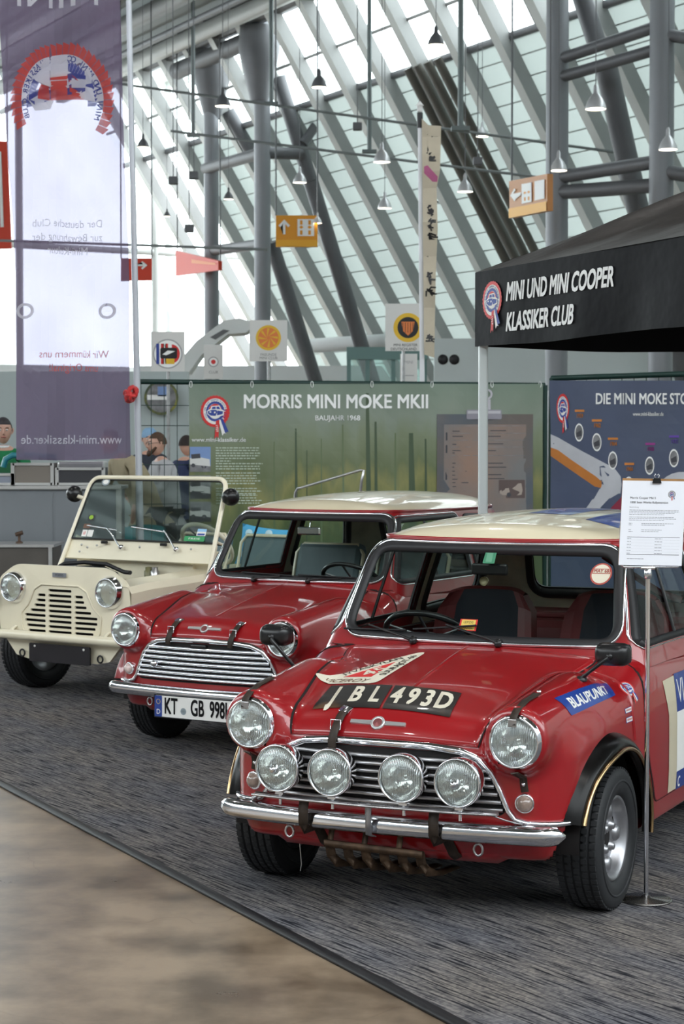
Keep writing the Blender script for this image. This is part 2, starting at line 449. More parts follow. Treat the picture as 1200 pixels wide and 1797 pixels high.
# outlines
WS = rpoly([(-.562, .884), (.562, .884), (.508, 1.222), (-.508, 1.222)], [.07, .07, .085, .085], 8)
RWIN = rpoly([(-.40, .935), (.40, .935), (.37, 1.185), (-.37, 1.185)], .07, 6)
DWIN = rpoly([(1.00, .880), (1.83, .885), (1.83, 1.215), (1.185, 1.210)], [.02, .02, .03, .04], 4)
QWIN = rpoly([(1.91, .895), (2.53, .915), (2.40, 1.195), (1.91, 1.21)], [.05, .09, .07, .04], 6)
GRILLE = rpoly([(-.455, .385), (.455, .385), (.385, .545), (.30, .592), (-.30, .592), (-.385, .545)], [.03, .03, .07, .12, .12, .07], 6)
GTOP = 1.247
def ring_base(step, yf, yb, spine, sx=0.):
    """points round a box in plan, with matching spine points"""
    pts = dens(rpoly([(-.7, yf), (.7, yf), (.7, yb), (-.7, yb)], .25, 8), step)
    p = np.array(pts); s = np.stack([np.clip(p[:, 0], -sx, sx), np.clip(p[:, 1], *spine)], -1); return p, s
def shell(F, p, s, z0, elev):
    rows = []
    for e in elev:
        h = p-s; h = h/np.linalg.norm(h, axis=1, keepdims=True)
        o = np.concatenate([s, np.full((len(p), 1), z0)], 1)
        d = np.concatenate([h*math.cos(e), np.full((len(p), 1), math.sin(e))], 1)
        rows.append(cast(F, o, d))
    return np.array(rows)
def shell_level(F, p, s, zs):
    rows = []
    for z in zs:
        h = p-s; h = h/np.linalg.norm(h, axis=1, keepdims=True)
        rows.append(cast(F, np.concatenate([s, np.full((len(p), 1), z)], 1), np.concatenate([h, np.zeros((len(p), 1))], 1)))
    return np.array(rows)
def grid_mesh(name, R, keep, m, parent):
    nr, nc = R.shape[:2]; P = R.reshape(-1, 3)
    i, j = np.meshgrid(np.arange(nr-1), np.arange(nc), indexing='ij'); k = (j+1) % nc
    Q = np.stack([i*nc+j, i*nc+k, (i+1)*nc+k, (i+1)*nc+j], -1).reshape(-1, 4)
    C = P[Q].mean(1); Q = Q[keep(C)]
    used = np.unique(Q); mp = -np.ones(len(P), int); mp[used] = np.arange(len(used)); Q = mp[Q]; P = P[used]
    me = bpy.data.meshes.new(name); me.vertices.add(len(P)); me.vertices.foreach_set('co', P.ravel())
    me.loops.add(Q.size); me.loops.foreach_set('vertex_index', Q.ravel().astype(np.int32))
    me.polygons.add(len(Q)); me.polygons.foreach_set('loop_start', np.arange(0, Q.size, 4, dtype=np.int32))
    me.polygons.foreach_set('loop_total', np.full(len(Q), 4, np.int32)); me.polygons.foreach_set('use_smooth', np.ones(len(Q), bool))
    me.update(calc_edges=True); me.validate(); me.materials.append(m)
    o = bpy.data.objects.new(name, me); COL.objects.link(o); o.parent = parent; return o
WY = (.545, 2.58)     # hubs
def keep_low(C):
    x, y, z = np.abs(C[:, 0]), C[:, 1], C[:, 2]
    k = np.ones(len(C), bool)
    for wy in WY: k &= ~((np.hypot((y-wy)/1.1, z-.265) < .318) & (x > .30) & (z < .60))
    k &= ~((z > .80) & (y > 1.02) & (y < 2.72) & (x < .615))
    k &= ~((z > .84) & (y > .98) & (x < .56) & (y < 2.6))
    k &= ~((np.hypot(x-.49, z-.645) < .086) & (y < .16))
    return k
def keep_top(C):
    x, y, z = C[:, 0], C[:, 1], C[:, 2]
    k = ~(inpoly(x, z, WS) & (y < 1.35)); k &= ~(inpoly(x, z, RWIN) & (y > 2.3))
    sd = (np.abs(x) > .38) & (y > .985)
    k &= ~(inpoly(y, z, DWIN) & sd); k &= ~(inpoly(y, z, QWIN) & sd); return k
_mesh = {}
def dupmesh(key, o, parent):
    c = bpy.data.objects.new(o.name.split('.')[0], o.data); COL.objects.link(c); c.parent = parent; return c

def rosette(kind='full'):
    """club badge: red frilled ring, white ring, blue frill, little red car, ribbons; radius 1 in u,v"""
    a = Art()
    a.ring(0, 0, 0, 1., REDP, 0, n=56, teeth=1); a.ring(0, 0, 0, .84, WHITE, 1, n=40)
    a.ring(0, 0, .46, .64, NAVY, 2, n=48, teeth=1); a.ring(0, 0, 0, .5, WHITE, 2, n=36)
    a.poly(ellipse(0, .02, .48, .46, 16, .25, pi-.25), REDP, 3)
    if kind != 'tiny': a.arc_text('MINI UND MINI COOPER KLASSIKER CLUB', 0, 0, .74, .135, NAVY, lv=3, a_mid=pi/2, step=.125, bold=.003)
    a.poly([(-.55, -.2), (-.6, .02), (-.35, .16), (-.28, .34), (.30, .38), (.42, .14), (.62, .05), (.60, -.25), (.1, -.36), (-.3, -.33)], WHITE, 4)
    a.poly([(-.5, -.17), (-.55, .0), (-.2, .10), (.1, .08), (.15, -.05), (.02, -.30), (-.3, -.28)], NAVY, 5)
    a.poly([(-.25, .14), (-.20, .29), (.02, .31), (.04, .15)], NAVY, 5); a.poly([(.08, .15), (.08, .31), (.26, .31), (.36, .14)], NAVY, 5)
    a.poly([(.15, .06), (.55, .0), (.52, -.18), (.12, -.26)], NAVY, 5)
    a.poly([(-.42, -.08), (-.40, .0), (-.30, .0), (-.28, -.08)], WHITE, 6); a.poly([(-.1, -.12), (-.08, -.02), (.02, -.02), (.02, -.12)], WHITE, 6)
    a.poly([(.05, -.62), (.30, -.55), (.22, -1.75), (.10, -1.60), (-.05, -1.80)], REDP, 7)
    a.poly([(.24, -.55), (.42, -.52), (.78, -1.45), (.62, -1.42), (.50, -1.58)], WHITE, 6)
    a.poly([(.36, -.5), (.52, -.45), (.95, -1.32), (.80, -1.32), (.72, -1.45)], NAVY, 7)
    a.text('1959', .12, -1.1, .24, WHITE, 8, rot=-1.45)
    return a

def lamp(parent, name, c, r, depth, nodes=None, boss=False, deep=True):
    """round lamp facing -y; rim with reflector and lens as sub-parts"""
    cx, cy, cz = c
    n = 48
    B = MB(); pr = [(r*.86, .008), (r*.90, -.004), (r*.95, -.008), (r*1.0, -.002), (r*1.06, .014), (r*1.14, .030), (r*1.17, .040), (r*1.12, .055)]
    if not deep: pr = [(r*.90, .004), (r*.93, -.004), (r*.98, -.004), (r*1.0, .006), (r*1.0, .02), (r*.97, .045), (r*.84, .078), (r*.5, .10), (.0005, .108)]
    B.lathe([(a, b) for a, b in pr], 0, n, 'y')
    o = B.build(name, CHROME, parent, loc=c)
    R = MB(); R.lathe([(r*.9, .012), (r*.8, .035), (r*.55, .062), (r*.2, .075), (.0005, .077)], 0, 32, 'y')
    R.lathe([(.0005, .035), (.012, .037), (.013, .07)], 0, 12, 'y')
    R.build('reflector', REFL, o)
    G = MB(); G.lathe([(r*.91, .006), (r*.75, -.008), (r*.5, -.017), (r*.25, -.021), (.0005, -.022)], 0, 32, 'y')
    G.build('lens', LENS, o)
    if boss:
        K = MB(); K.lathe([(.0005, -.040), (.009, -.038), (.013, -.031), (.013, -.022), (.020, -.018)], 0, 12, 'y'); K.build('lens_boss', CHROME, o)
    return o
def wheel(parent, c, sg, kind):
    r, wd = (.248, .155) if kind == 'rally' else (.252, .135)
    a = wd/2
    T = MB(); prof = [(.150, -a*.78), (.158, -a*.95), (.185, -a*1.02), (.215, -a*1.03), (.236, -a*.97), (.2455, -a*.84)]
    for g in (-.56, -.19, .19, .56):
        prof += [(r-.001, a*(g-.055)), (r-.007, a*(g-.045)), (r-.007, a*(g+.045)), (r-.001, a*(g+.055))]
    prof += [(.2455, a*.84), (.236, a*.97), (.215, a*1.03), (.185, a*1.02), (.158, a*.95), (.150, a*.78)]
    T.lathe([(p, q) for p, q in prof], 0, 72, 'x')
    # sidewall beads and cross sipes
    for q in (1, -1):
        T.lathe([(.196, q*a*1.025), (.198, q*(a*1.03+.003)), (.203, q*(a*1.03+.003)), (.205, q*a*1.025)], 0, 60, 'x')
    for i in range(60):
        an = 2*pi*i/60
        for g in (-.76, -.37, 0, .37, .76):
            off = .03*(1 if g in (-.37, .37) else 0)+.05*abs(g)
            M = Matrix.Rotation(an+off, 3, 'X')
            T.box(M @ Vector((g*a, 0, r-.0022)), (a*.26, .018, .006), 0, R=M)
    tyre = T.build('tyre', TYRE, parent, loc=c)
    W = MB(); s = sg
    if kind == 'rally':
        W.lathe([(.150, s*a*.80), (.146, s*a*.86), (.138, s*a*.80), (.128, s*a*.62), (.122, s*a*.30), (.116, s*a*.22), (.100, s*a*.26), (.088, s*a*.40), (.05, s*a*.40), (.04, s*a*.30), (.0005, s*a*.30)], 0, 48, 'x')
        W.lathe([(.150, -s*a*.8), (.13, -s*a*.5), (.124, s*a*.1)], 0, 32, 'x')
        rim = W.build('wheel_rim', ALLOY, tyre)
        for i in range(4):
            N = MB(); an = pi/4+i*pi/2; y, z = .052*cos(an), .052*sin(an)
            N.lathe([(.020, s*a*.35), (.019, s*a*.50), (.014, s*a*.52), (.013, s*a*.62), (.006, s*a*.66), (.0005, s*a*.66)], 0, 14, 'x', c=(0, y, z))
            N.build('wheel_nut', ALLOY, tyre); N = MB()
            an2 = i*pi/2; y, z = .094*cos(an2), .094*sin(an2)
            N.lathe([(.032, s*a*.20), (.029, s*a*.50), (.020, s*a*.62), (.0005, s*a*.64)], 0, 14, 'x', c=(0, y, z)); N.build('rim_spoke', ALLOY, tyre)
        H = MB(); H.lathe([(.034, s*a*.42), (.0005, s*a*.42)], 0, 16, 'x'); H.build('hub_hole', DARK, tyre)
        for i in range(8):
            H = MB(); an = pi/8+i*pi/4; y, z = .112*cos(an), .112*sin(an)
            H.lathe([(.011, s*a*.275), (.0005, s*a*.275)], 0, 12, 'x', c=(0, y, z)); H.build('rim_hole', DARK, tyre)
    else:
        W.lathe([(.150, s*a*.80), (.146, s*a*.86), (.136, s*a*.76), (.128, s*a*.45), (.10, s*a*.40), (.08, s*a*.62), (.05, s*a*.78), (.0005, s*a*.84)], 0, 40, 'x')
        W.lathe([(.150, -s*a*.8), (.13, -s*a*.5), (.10, -s*a*.3), (.0005, -s*a*.3)], 0, 32, 'x')
        W.build('wheel_rim', CHROME if kind == 'hub' else ALLOY, tyre)
    return tyre
def mirror_black(parent, c, base, face=1):
    B = MB(); bm = bmesh.new(); bmesh.ops.create_cube(bm, size=1)
    for v in bm.verts:
        v.co = Vector((v.co.x*.135, v.co.y*.075, v.co.z*.088))
        if v.co.y < 0: v.co.x *= .86; v.co.z *= .84
    bmesh.ops.bevel(bm, geom=list(bm.edges), offset=.030, segments=5, affect='EDGES', profile=.5)
    B.add([v.co.copy() for v in bm.verts], [[v.index for v in f.verts] for f in bm.faces], 0, True); bm.free()
    o = B.build('wing_mirror', BLACKP, parent, loc=c)
    G = MB(); G.prism(rpoly([(-.058, -.034), (.058, -.034), (.058, .034), (-.058, .034)], .014, 4), .038, .041, 0); G.build('mirror_glass', CHROME, o)
    b = Vector(base)-Vector(c); A = MB()
    A.tube([(0, -.030, -.004), (b.x*.15, -.05, -.016), (b.x*.7, b.y*.8-.02, b.z*.72), tuple(b)], [.009, .008, .0065, .008], 0, 10)
    A.lathe([(.0005, .01), (.015, .008), (.02, .0), (.021, -.008)], 0, 14, 'z', c=b)
    A.lathe([(.0005, -.046), (.010, -.044), (.014, -.036), (.014, -.028)], 0, 12, 'y', c=(0, 0, -.004))
    A.build('mirror_arm', BLACKP, o); return o
def wiper(parent, pivot, tip, blade0, blade1, fn_l=.02):
    F = c_front(F_top)
    def s(p, l): return tuple(F(np.array([p]), l)[0])
    B = MB(); pv = s(pivot, .012)
    B.lathe([(.016, -.012), (.016, 0), (.010, .012), (.0005, .014)], 0, 12, 'y', c=pv, M=Matrix.Rotation(.5, 3, 'X') @ Matrix.Rotation(pi, 3, 'Z'))
    B.tube([pv, s((pivot[0]*.8+tip[0]*.2, pivot[1]*.8+tip[1]*.2), .028), s(((pivot[0]+tip[0])/2, (pivot[1]+tip[1])/2), .026), s(tip, .022)], [.006, .006, .0045, .004], 0, 8)
    o = B.build('wiper', BLACKP, parent)
    K = MB(); n = 8; pts = [s((blade0[0]+(blade1[0]-blade0[0])*i/n, blade0[1]+(blade1[1]-blade0[1])*i/n), .012) for i in range(n+1)]
    K.sweep(pts, [(-.003, -.006), (.003, -.006), (.003, .005), (-.003, .005)], 0, up=(0, -1, .3))
    K.build('wiper_blade', RUBBER, o); return o

def build_mini(kind, root):
    rally = kind == 'rally'
    p, s = ring_base(.017, -.1, 3.2, (.62, 2.4), .30)
    if 'low' not in _mesh:
        elev = np.radians(np.concatenate([np.arange(-44, 50, 1.15), np.arange(50, 90.1, 1.6)]))
        R0 = shell(F_low, p, s, .50, elev)
        for wy in WY:      # pull the rim of each wheel opening onto a clean ellipse
            yy, zz_ = (R0[..., 1]-wy)/1.1, R0[..., 2]-.265; rr = np.hypot(yy, zz_)
            m_ = (np.abs(R0[..., 0]) > .30) & (R0[..., 2] < .62) & (np.abs(rr-.318) < .016)
            k_ = np.where(m_, .318/np.maximum(rr, 1e-6), 1.); R0[..., 1] = wy+yy*k_*1.1; R0[..., 2] = .265+zz_*k_
        _mesh['low'] = grid_mesh('body_shell', R0, keep_low, RED, root)
        p2, s2 = ring_base(.013, .8, 2.9, (1.65, 2.1))
        R = shell_level(F_top, p2, s2, np.arange(.800, GTOP+.004, .0112))
        _mesh['cab'] = grid_mesh('window_surround', R, keep_top, RED, root)
        lin = R-grad(F_top, R)*.022
        _mesh['lin'] = grid_mesh('cabin_lining', lin, lambda C: keep_top(C) & (C[:, 1] > 1.84) & (C[:, 2] > .83), TRIMB, root)
        # roof above the gutter
        rows = [shell_level(F_top, p2, s2, [z])[0] for z in (GTOP+.004, 1.262, 1.275, 1.287)]
        top = rows[-1]
        for k in np.linspace(.97, .02, 26):
            q = top.copy(); q[:, :2] = s2+(top[:, :2]-s2)*k
            q[:, 2] = 1.05; rows.append(cast(F_top, q, np.tile([0., 0., 1.], (len(q), 1)), 0, 1))
        _mesh['roof'] = grid_mesh('roof', np.array(rows), lambda C: np.ones(len(C), bool), CREAM, root)
        G = MB(); zz = GTOP; pts = shell_level(F_top, p2, s2, [zz])[0]; g = grad(F_top, pts)
        G.grid([list(map(tuple, pts+g*a+np.array([0, 0, b]))) for a, b in ((-.004, -.010), (.008, -.011), (.015, -.004), (.015, .004), (.010, .004), (.004, .0), (-.004, .002))], 0, True, cv=True)
        _mesh['gut'] = G.build('drip_rail', RED, root)
    else:
        for k in ('low', 'cab', 'lin', 'roof', 'gut'): dupmesh(k, _mesh[k], root)
    # under-structure and inner arches (dark) so one cannot look through the car
    B = MB(); B.box((0, 1.62, .235), (1.22, 1.5, .05)); B.box((0, .62, .40), (.62, .86, .36)); B.box((0, 2.6, .42), (.62, .6, .4))
    B.box((0, 1.0, .58), (1.16, .04, .44)); B.build('chassis', DARK, root)
    # headlining
    # bonnet: proud panel with a dark joint round it
    hw = lambda v: np.interp(v, [0, .05, .12, .22, .37, .58, .76], [.350, .362, .376, .398, .430, .455, .50])
    vend = .795
    out = [(-hw(v), v) for v in np.linspace(vend, .0, 40)]; out2 = [(hw(v), v) for v in np.linspace(0., vend, 40)]
    outline = rpoly([tuple(map(float, q)) for q in out]+[tuple(map(float, q)) for q in out2], 0)
    G = []
    for v in np.linspace(0, vend, 60):
        xs = np.linspace(-1, 1, 45)*hw(v); G.append(c_bonnet(np.stack([xs, np.full(45, v)], -1), .006))
    G = np.array(G); B = MB()
    # edge skirt
    e0 = [[c_bonnet(np.array([[x*hw(v), v]]), -.002)[0] for x in (-1, 1)] for v in np.linspace(0, vend, 60)]
    G2 = np.concatenate([np.array([[e[0]] for e in e0]), G, np.array([[e[1]] for e in e0])], 1)
    lip = c_bonnet(np.stack([np.linspace(-1, 1, 47)*hw(0), np.full(47, 0.)], -1), -.002); back = c_bonnet(np.stack([np.linspace(-1, 1, 47)*hw(vend), np.full(47, vend)], -1), -.002)
    G2 = np.concatenate([lip[None], G2, back[None]], 0)
    B.grid([list(map(tuple, r)) for r in G2], 0, True); bonnet = B.build('bonnet', RED, root)
    B = MB(); strip(B, c_bonnet, outline, [(-.0075, .0032), (.0075, .0032)], True, step=.02); B.build('bonnet_joint', DARK, root)
    # centre crease and edge swage pressed in the bonnet
    B = MB(); strip(B, c_bonnet, [(0, .12), (0, vend-.02)], [(-.010, .0058), (-.004, .0076), (0, .0082), (.004, .0076), (.010, .0058)], False, step=.03); B.build('bonnet_crease', RED, root)
    # wing seam flange down the front of the door (A panel) and doors
    for sg in (1, -1):
        F = c_side(F_low, sg); dl = rpoly([(.915, .835), (.885, .60), (.93, .45), (1.0, .30), (1.83, .30), (1.87, .40), (1.87, .845)], [.02, .15, .1, .05, .05, .02, .01], 5)
        B = MB(); patch(B, F, dl, .004, .05); d = B.build('door', RED, root)
        B = MB(); strip(B, F, dl, [(-.003, .0045), (.0045, .0012)], True, step=.03); B.build('door_joint', DARK, d)
        B = MB()
        for yy in (.8,):
            strip(B, F, [(.80, .80), (.775, .66), (.79, .56)], [(-.008, .001), (-.002, .007), (.002, .007), (.008, .001)], False, step=.03)
        B.build('panel_seam', RED, root)
        # door handle
        B = MB(); hp = F(np.array([[1.74, .765]]), .03)[0]
        B.tube([(hp[0]-.03*sg, hp[1], hp[2]), (hp[0], hp[1], hp[2]), (hp[0]+.002*sg, hp[1]-.10, hp[2]-.004)], [.012, .009, .007], 0, 10); B.build('door_handle', CHROME, d)
        # door window: frame and sliding panes
        Ft = c_side(F_top, sg)
        B = MB(); strip(B, Ft, DWIN, [(-.016, -.004), (-.014, .006), (.010, .006), (.013, -.006)], True, step=.03); wf = B.build('side_window_frame', RUBBER, root)
        B = MB(); strip(B, Ft, DWIN, [(.0150, .003), (.0160, .0065), (.0185, .0065), (.0195, .002)], True, step=.03); B.build('chrome_bead', CHROME, wf)
        B = MB(); strip(B, Ft, [(1.42, .89), (1.44, 1.21)], [(-.006, -.006), (-.005, .004), (.005, .004), (.006, -.006)], False, step=.03); B.build('window_channel', BLACKP, wf)
        B = MB(); patch(B, Ft, DWIN, -.008, .06); B.build('side_window_glass', GLASS, wf)
        B = MB(); strip(B, Ft, QWIN, [(-.016, -.004), (-.014, .007), (.012, .007), (.014, -.006)], True, step=.03); strip(B, Ft, QWIN, [(.022, -.012), (.022, -.034), (-.012, -.034), (-.012, -.010)], True, step=.03); qf = B.build('quarter_window_frame', RUBBER, root)
        B = MB(); patch(B, Ft, QWIN, -.006, .06); B.build('quarter_window_glass', GLASS, qf)
    # windscreen
    Ff = c_front(F_top)
    B = MB(); strip(B, Ff, WS, [(-.019, -.003), (-.017, .009), (.004, .011), (.014, .004), (.017, -.008)][::-1] if False else [(.020, -.002), (.017, .008), (-.004, .010), (-.014, .004), (-.020, -.010)], True, step=.018)
    sealf = B.build('windscreen_seal', RUBBER, root)
    B = MB(); strip(B, Ff, WS, [(.010, .009), (.0125, .0135), (.017, .013), (.020, .004)], True, step=.018); B.build('chrome_bead', CHROME, sealf)
    B = MB(); patch(B, Ff, WS, -.004, .06); B.build('windscreen_glass', GLASS, sealf)
    Fr = c_rear(F_top); B = MB(); strip(B, Fr, RWIN, [(-.016, -.004), (-.012, .008), (.014, .008), (.018, -.004)], True, step=.03); strip(B, Fr, RWIN, [(.022, -.012), (.022, -.034), (-.012, -.034), (-.012, -.010)], True, step=.03); rs = B.build('rear_window_seal', RUBBER, root)
    B = MB(); patch(B, Fr, RWIN, -.004, .06); B.build('rear_window_glass', GLASS, rs)
    # scuttle moulding under the windscreen
    B = MB(); strip(B, c_top(F_low), [(-.60, 1.0), (-.50, .955), (-.25, .915), (0, .905), (.25, .915), (.50, .955), (.60, 1.0)], [(-.010, .0), (-.003, .007), (.003, .007), (.010, .0)], False, step=.02) if False else None
    # grille
    Fl = c_front(F_low)
    B = MB(); patch(B, Fl, GRILLE, .003, .05); gr = B.build('grille', DARK, root)
    nb = 7
    for i in range(nb):
        z = .406+i*.0262
        xs = [q[0] for q in dens(GRILLE, .004) if abs(q[1]-z) < .004]
        if not xs: continue
        xm = max(xs)-.004
        B = MB()
        if rally: pr = [(-.0065, .004), (-.0065, .016), (.0, .021), (.0065, .016), (.0065, .004)]
        else: pr = [(-.0078, .004), (-.0070, .017), (.001, .022), (.0078, .016), (.0078, .004)]
        strip(B, Fl, [(-xm, z), (xm, z)], pr, False, step=.03); B.build('grille_bar', DCHROME if rally else CHROME, gr)
    # chrome moustache round the grille, running out along the wings
    half = [(.0, .607), (.18, .605), (.29, .597), (.355, .572), (.395, .53), (.425, .47), (.452, .405), (.475, .375), (.515, .364)]
    path = [(-a, b) for a, b in half[::-1]]+half[1:]
    P2 = np.array(dens(path, .012, False)); P3 = Fl(P2, .008)
    # outward ends follow the nose round to the side
    def wrap(sg):
        q = []
        for t in np.linspace(0, 1, 10)[1:]:
            q.append((sg*(.515+.075*t), .155+.13*t, .364-.004*t))
        return snap(F_low, np.array(q), .008)
    full = np.concatenate([wrap(-1)[::-1], P3, wrap(1)])
    g = grad(F_low, full); rad = [.0135 if abs(q[0]) < .40 and q[2] > .5 else .0095 for q in full]
    rad = np.convolve(np.pad(rad, 4, mode='edge'), np.ones(9)/9, 'valid')
    B = MB(); B.tube([tuple(q) for q in full], list(rad), 0, 12); B.build('grille_surround', CHROME if not rally else CHROME, root)
    # bumper
    prof = [(-.006, -.030), (.010, -.030), (.022, -.020), (.030, .0), (.024, .022), (.012, .032), (-.006, .034)]
    bp = []
    for t in np.linspace(-1, 1, 61):
        x = .645*math.copysign(1-(1-abs(t))**1.0, t); y = .030+.055*(abs(x)/.6)**2
        if abs(x) > .57: y += 1.9*(abs(x)-.57)**1.6
        bp.append((x, y, .330))
    sc = [1-.0*abs(t) if abs(t) < .94 else 1-.8*((abs(t)-.94)/.06)**2.2 for t in np.linspace(-1, 1, 61)]
    B = MB(); B.sweep(bp, prof, 0, up=(0, 0, 1), scale=sc); B.build('front_bumper', CHROME, root)
    bp = [(-q[0], 3.06-q[1], .335) for q in bp]
    B = MB(); B.sweep(bp, prof, 0, up=(0, 0, 1), scale=sc); B.build('rear_bumper', CHROME, root)
    # apron under the bumper
    B = MB(); G = []
    for t in np.linspace(-1, 1, 31):
        x = .50*t; zb = .212+.05*max(0, abs(t)-.80)/.2; y = .105+.05*(x/.6)**2
        G.append([(x, y, .37), (x, y-.012, .30), (x, y, zb+.03), (x, y+.02, zb), (x, y+.08, zb+.005)])
    B.grid(G, 0, True); B.build('front_apron', RED, root)
    for sg in (-1, 1):
        B = MB(); pts = [(.355*sg+.016*cos(a), .078, .268+.020*sin(a)) for a in np.linspace(0, 2*pi, 13)[:-1]]; B.tube(pts, .0045, 0, 8, closed=True); B.build('towing_eye', DCHROME, root)
    # lamps
    for sg in (-1, 1):
        h = lamp(root, 'headlamp', (.495*sg, .040, .645), .088, .05)
        zi, xi = (.432, .507)
        q = Fl(np.array([[xi*sg, zi]]), .0)[0]; nn = grad(F_low, q[None])[0]
        M = Vector((0, 0, 1)).rotation_difference(Vector(nn)).to_matrix()
        B = MB(); B.lathe([(.032, -.01), (.033, .012), (.029, .017), (.026, .014)], 0, 24, 'z', c=q, M=M); im = B.build('indicator_lamp', CHROME, root)
        B = MB(); B.lathe([(.027, .012), (.025, .024), (.016, .033), (.008, .036), (.0005, .037)], 0, 20, 'z', c=q, M=M)
        B.build('indicator_lens', mat('clear_pink_lens' if not rally else 'clear_lens', (.8, .62, .58) if not rally else (.30, .22, .18), .12, coat=1, noise_s=60, noise_a=.3), im)
    # wheels
    wk = 'rally' if rally else 'hub'
    for wy in WY:
        for sg in (-1, 1):
            wheel(root, ((.622 if rally else .605)*sg, wy, .249 if rally else .252), sg, wk)
    for wy in WY:
        for sg in (-1, 1):
            B = MB(); arc = [(wy+.305*cos(a), .27+.305*sin(a)) for a in np.radians(np.linspace(-5, 185, 25))]
            B.grid([[(sg*.655, y, z) for y, z in arc], [(sg*.38, y, z) for y, z in arc]], 0, True)
            B.add([(sg*.38, y, z) for y, z in arc], [tuple(range(len(arc)))]); B.build('wheel_well', DARK, root)
    # arches
    for wy, rear in ((WY[0], 0), (WY[1], 1)):
        for sg in (-1, 1):
            n = 40; G = [[], [], [], [], []]; L = []
            for i in range(n):
                a0 = 17 if not rear else -8; a = radians(a0+(190-a0)*i/(n-1))
                KX = 1.13 if rally else 1.07
                if rally: ro, ri, xo = .355, .300, .720
                else: ro, ri, xo = .338, .308, .712
                if rally and not rear: xo = .720-.04*sstep(.15, 1.0, cos(a))
                def pt(r, xx): return (sg*xx, wy+r*cos(a)*-KX, .262+r*sin(a))
                if rally: ro -= .026*max(0, cos(a))
                bo = F_side_x(wy-ro*cos(a)*KX, .262+ro*sin(a))
                ri2 = ri
                G[0].append(pt(ro, bo-.004)); G[1].append(pt(ro-.012, bo+(xo-bo)*.42)); G[2].append(pt(ri2+(ro-ri2)*.45, bo+(xo-bo)*.80)); G[3].append(pt(ri2, xo)); G[4].append(pt(ri2-.006, xo-.035))
                L.append(pt(ri2, xo))
            B = MB(); B.grid(G, 0, True); ar = B.build('wheel_arch', mat('satin_black_arch', (.004, .0035, .0035), .26, ior=1.3, noise_s=6, noise_a=.4) if rally else RED, root)
            if rally: B = MB(); B.tube(L, .0075, 0, 8); B.build('arch_trim', GOLD, ar)
    # sill trim
    for sg in (-1, 1):
        B = MB(); B.box((sg*.668, 1.58, .272), (.02, 1.16, .03), 0, bev=.006); B.build('sill_trim', mat('sill_grey', (.22, .2, .16), .3, .5) if rally else CHROME, root)
    # bonnet badge
    q = c_bonnet(np.array([[-.02 if rally else -.01, .040]]), .006)[0]; nn = grad(F_low, q[None])[0]
    rx = Vector((1, 0, 0)); nz = Vector(nn); up = nz.cross(rx).normalized(); Mb = Matrix((rx, up, nz)).transposed()
    B = MB(); B.lathe([(.026, 0), (.026, .005), (.021, .008), (.018, .005), (.010, .006), (.0005, .008)], 0, 24, 'z', c=q, M=Mb)
    for sg in (-1, 1):
        for dv, th in ((.006, .004), (-.006, .004), (0, .006)):
            B.add([Vector(q)+Mb @ Vector((sg*x, yv+dv*(1 if x < .07 else .75), zl)) for x in (.022, .103) for yv in (-th/2, th/2) for zl in (-.004, .005)],
                  [(0, 1, 3, 2), (4, 6, 7, 5), (0, 4, 5, 1), (2, 3, 7, 6), (0, 2, 6, 4), (1, 5, 7, 3)], 0)
    bd = B.build('bonnet_badge', mat('badge_silver', (.62, .62, .62), .32, .7), root)
    B = MB(); B.lathe([(.017, .0055), (.0005, .009)], 0, 16, 'z', c=q, M=Mb); B.build('badge_centre', mat('dull_badge_red', (.30, .10, .10), .3, .6), bd)
    # leather bonnet straps
    for xx in ((-.165,) if rally else (-.205, .185)):
        def bpnt(x, v, l): return tuple(c_bonnet(np.array([[x, v]]), l)[0])
        pts = [bpnt(xx+.006, .080, .010), bpnt(xx+.004, .066, .014), bpnt(xx+.002, .050, .018), bpnt(xx, .034, .020), bpnt(xx-.002, .008, .026)]
        lx = pts[-1]; pts += [(lx[0]-.004, lx[1]-.012, lx[2]-.03), (lx[0]-.006, lx[1]-.008, lx[2]-.055)]
        B = MB(); B.sweep(pts[1:], [(-.015, -.0025), (.015, -.0025), (.015, .0025), (-.015, .0025)], 0, up=(0, -1, .4)); st = B.build('bonnet_strap', LEATHER, root)
        B = MB(); B.sweep([bpnt(xx+.008, .088, .009), bpnt(xx+.006, .076, .013), bpnt(xx+.004, .064, .017)], [(-.019, -.002), (.019, -.002), (.019, .002), (-.019, .002)], 0, up=(0, -1, .4)); B.build('strap_plate', CHROME, st)
        c = Vector(bpnt(xx-.002, .022, .030)); B = MB(); B.tube([c+Vector((-.019, 0, -.016)), c+Vector((.019, 0, -.016)), c+Vector((.019, .006, .016)), c+Vector((-.019, .006, .016))], .0025, 0, 6, closed=True); B.build('buckle', CHROME, st)
    # ------------------------------------------------ interior
    Bd = MB(); Bd.box((0, 1.00, .80), (1.14, .12, .05), 0, bev=.02); Bd.build('dashboard', BLACKP, root)
    sx = -.27 if rally or 1 else .27
    steer_x = -.26 if rally else .28
    B = MB(); Mw = Matrix.Rotation(radians(-38), 3, 'X')
    c = Vector((steer_x, 1.14, .85)); B.tube([c+Mw @ Vector((.19*cos(a), .0+.19*sin(a), 0)) for a in np.linspace(0, 2*pi, 33)[:-1]], .0125, 0, 10, closed=True)
    sw = B.build('steering_wheel', BLACKP, root)
    B = MB()
    for a in (pi/2+2.1, pi/2-2.1, -pi/2+.0, pi*.0, pi): B.tube([c, c+Mw @ Vector((.185*cos(a), .185*sin(a), 0))], .006, 0, 6)
    B.lathe([(.035, -.01), (.035, .012), (.0005, .018)], 0, 20, 'z', c=c, M=Mw); B.build('wheel_spokes', ALLOY, sw)
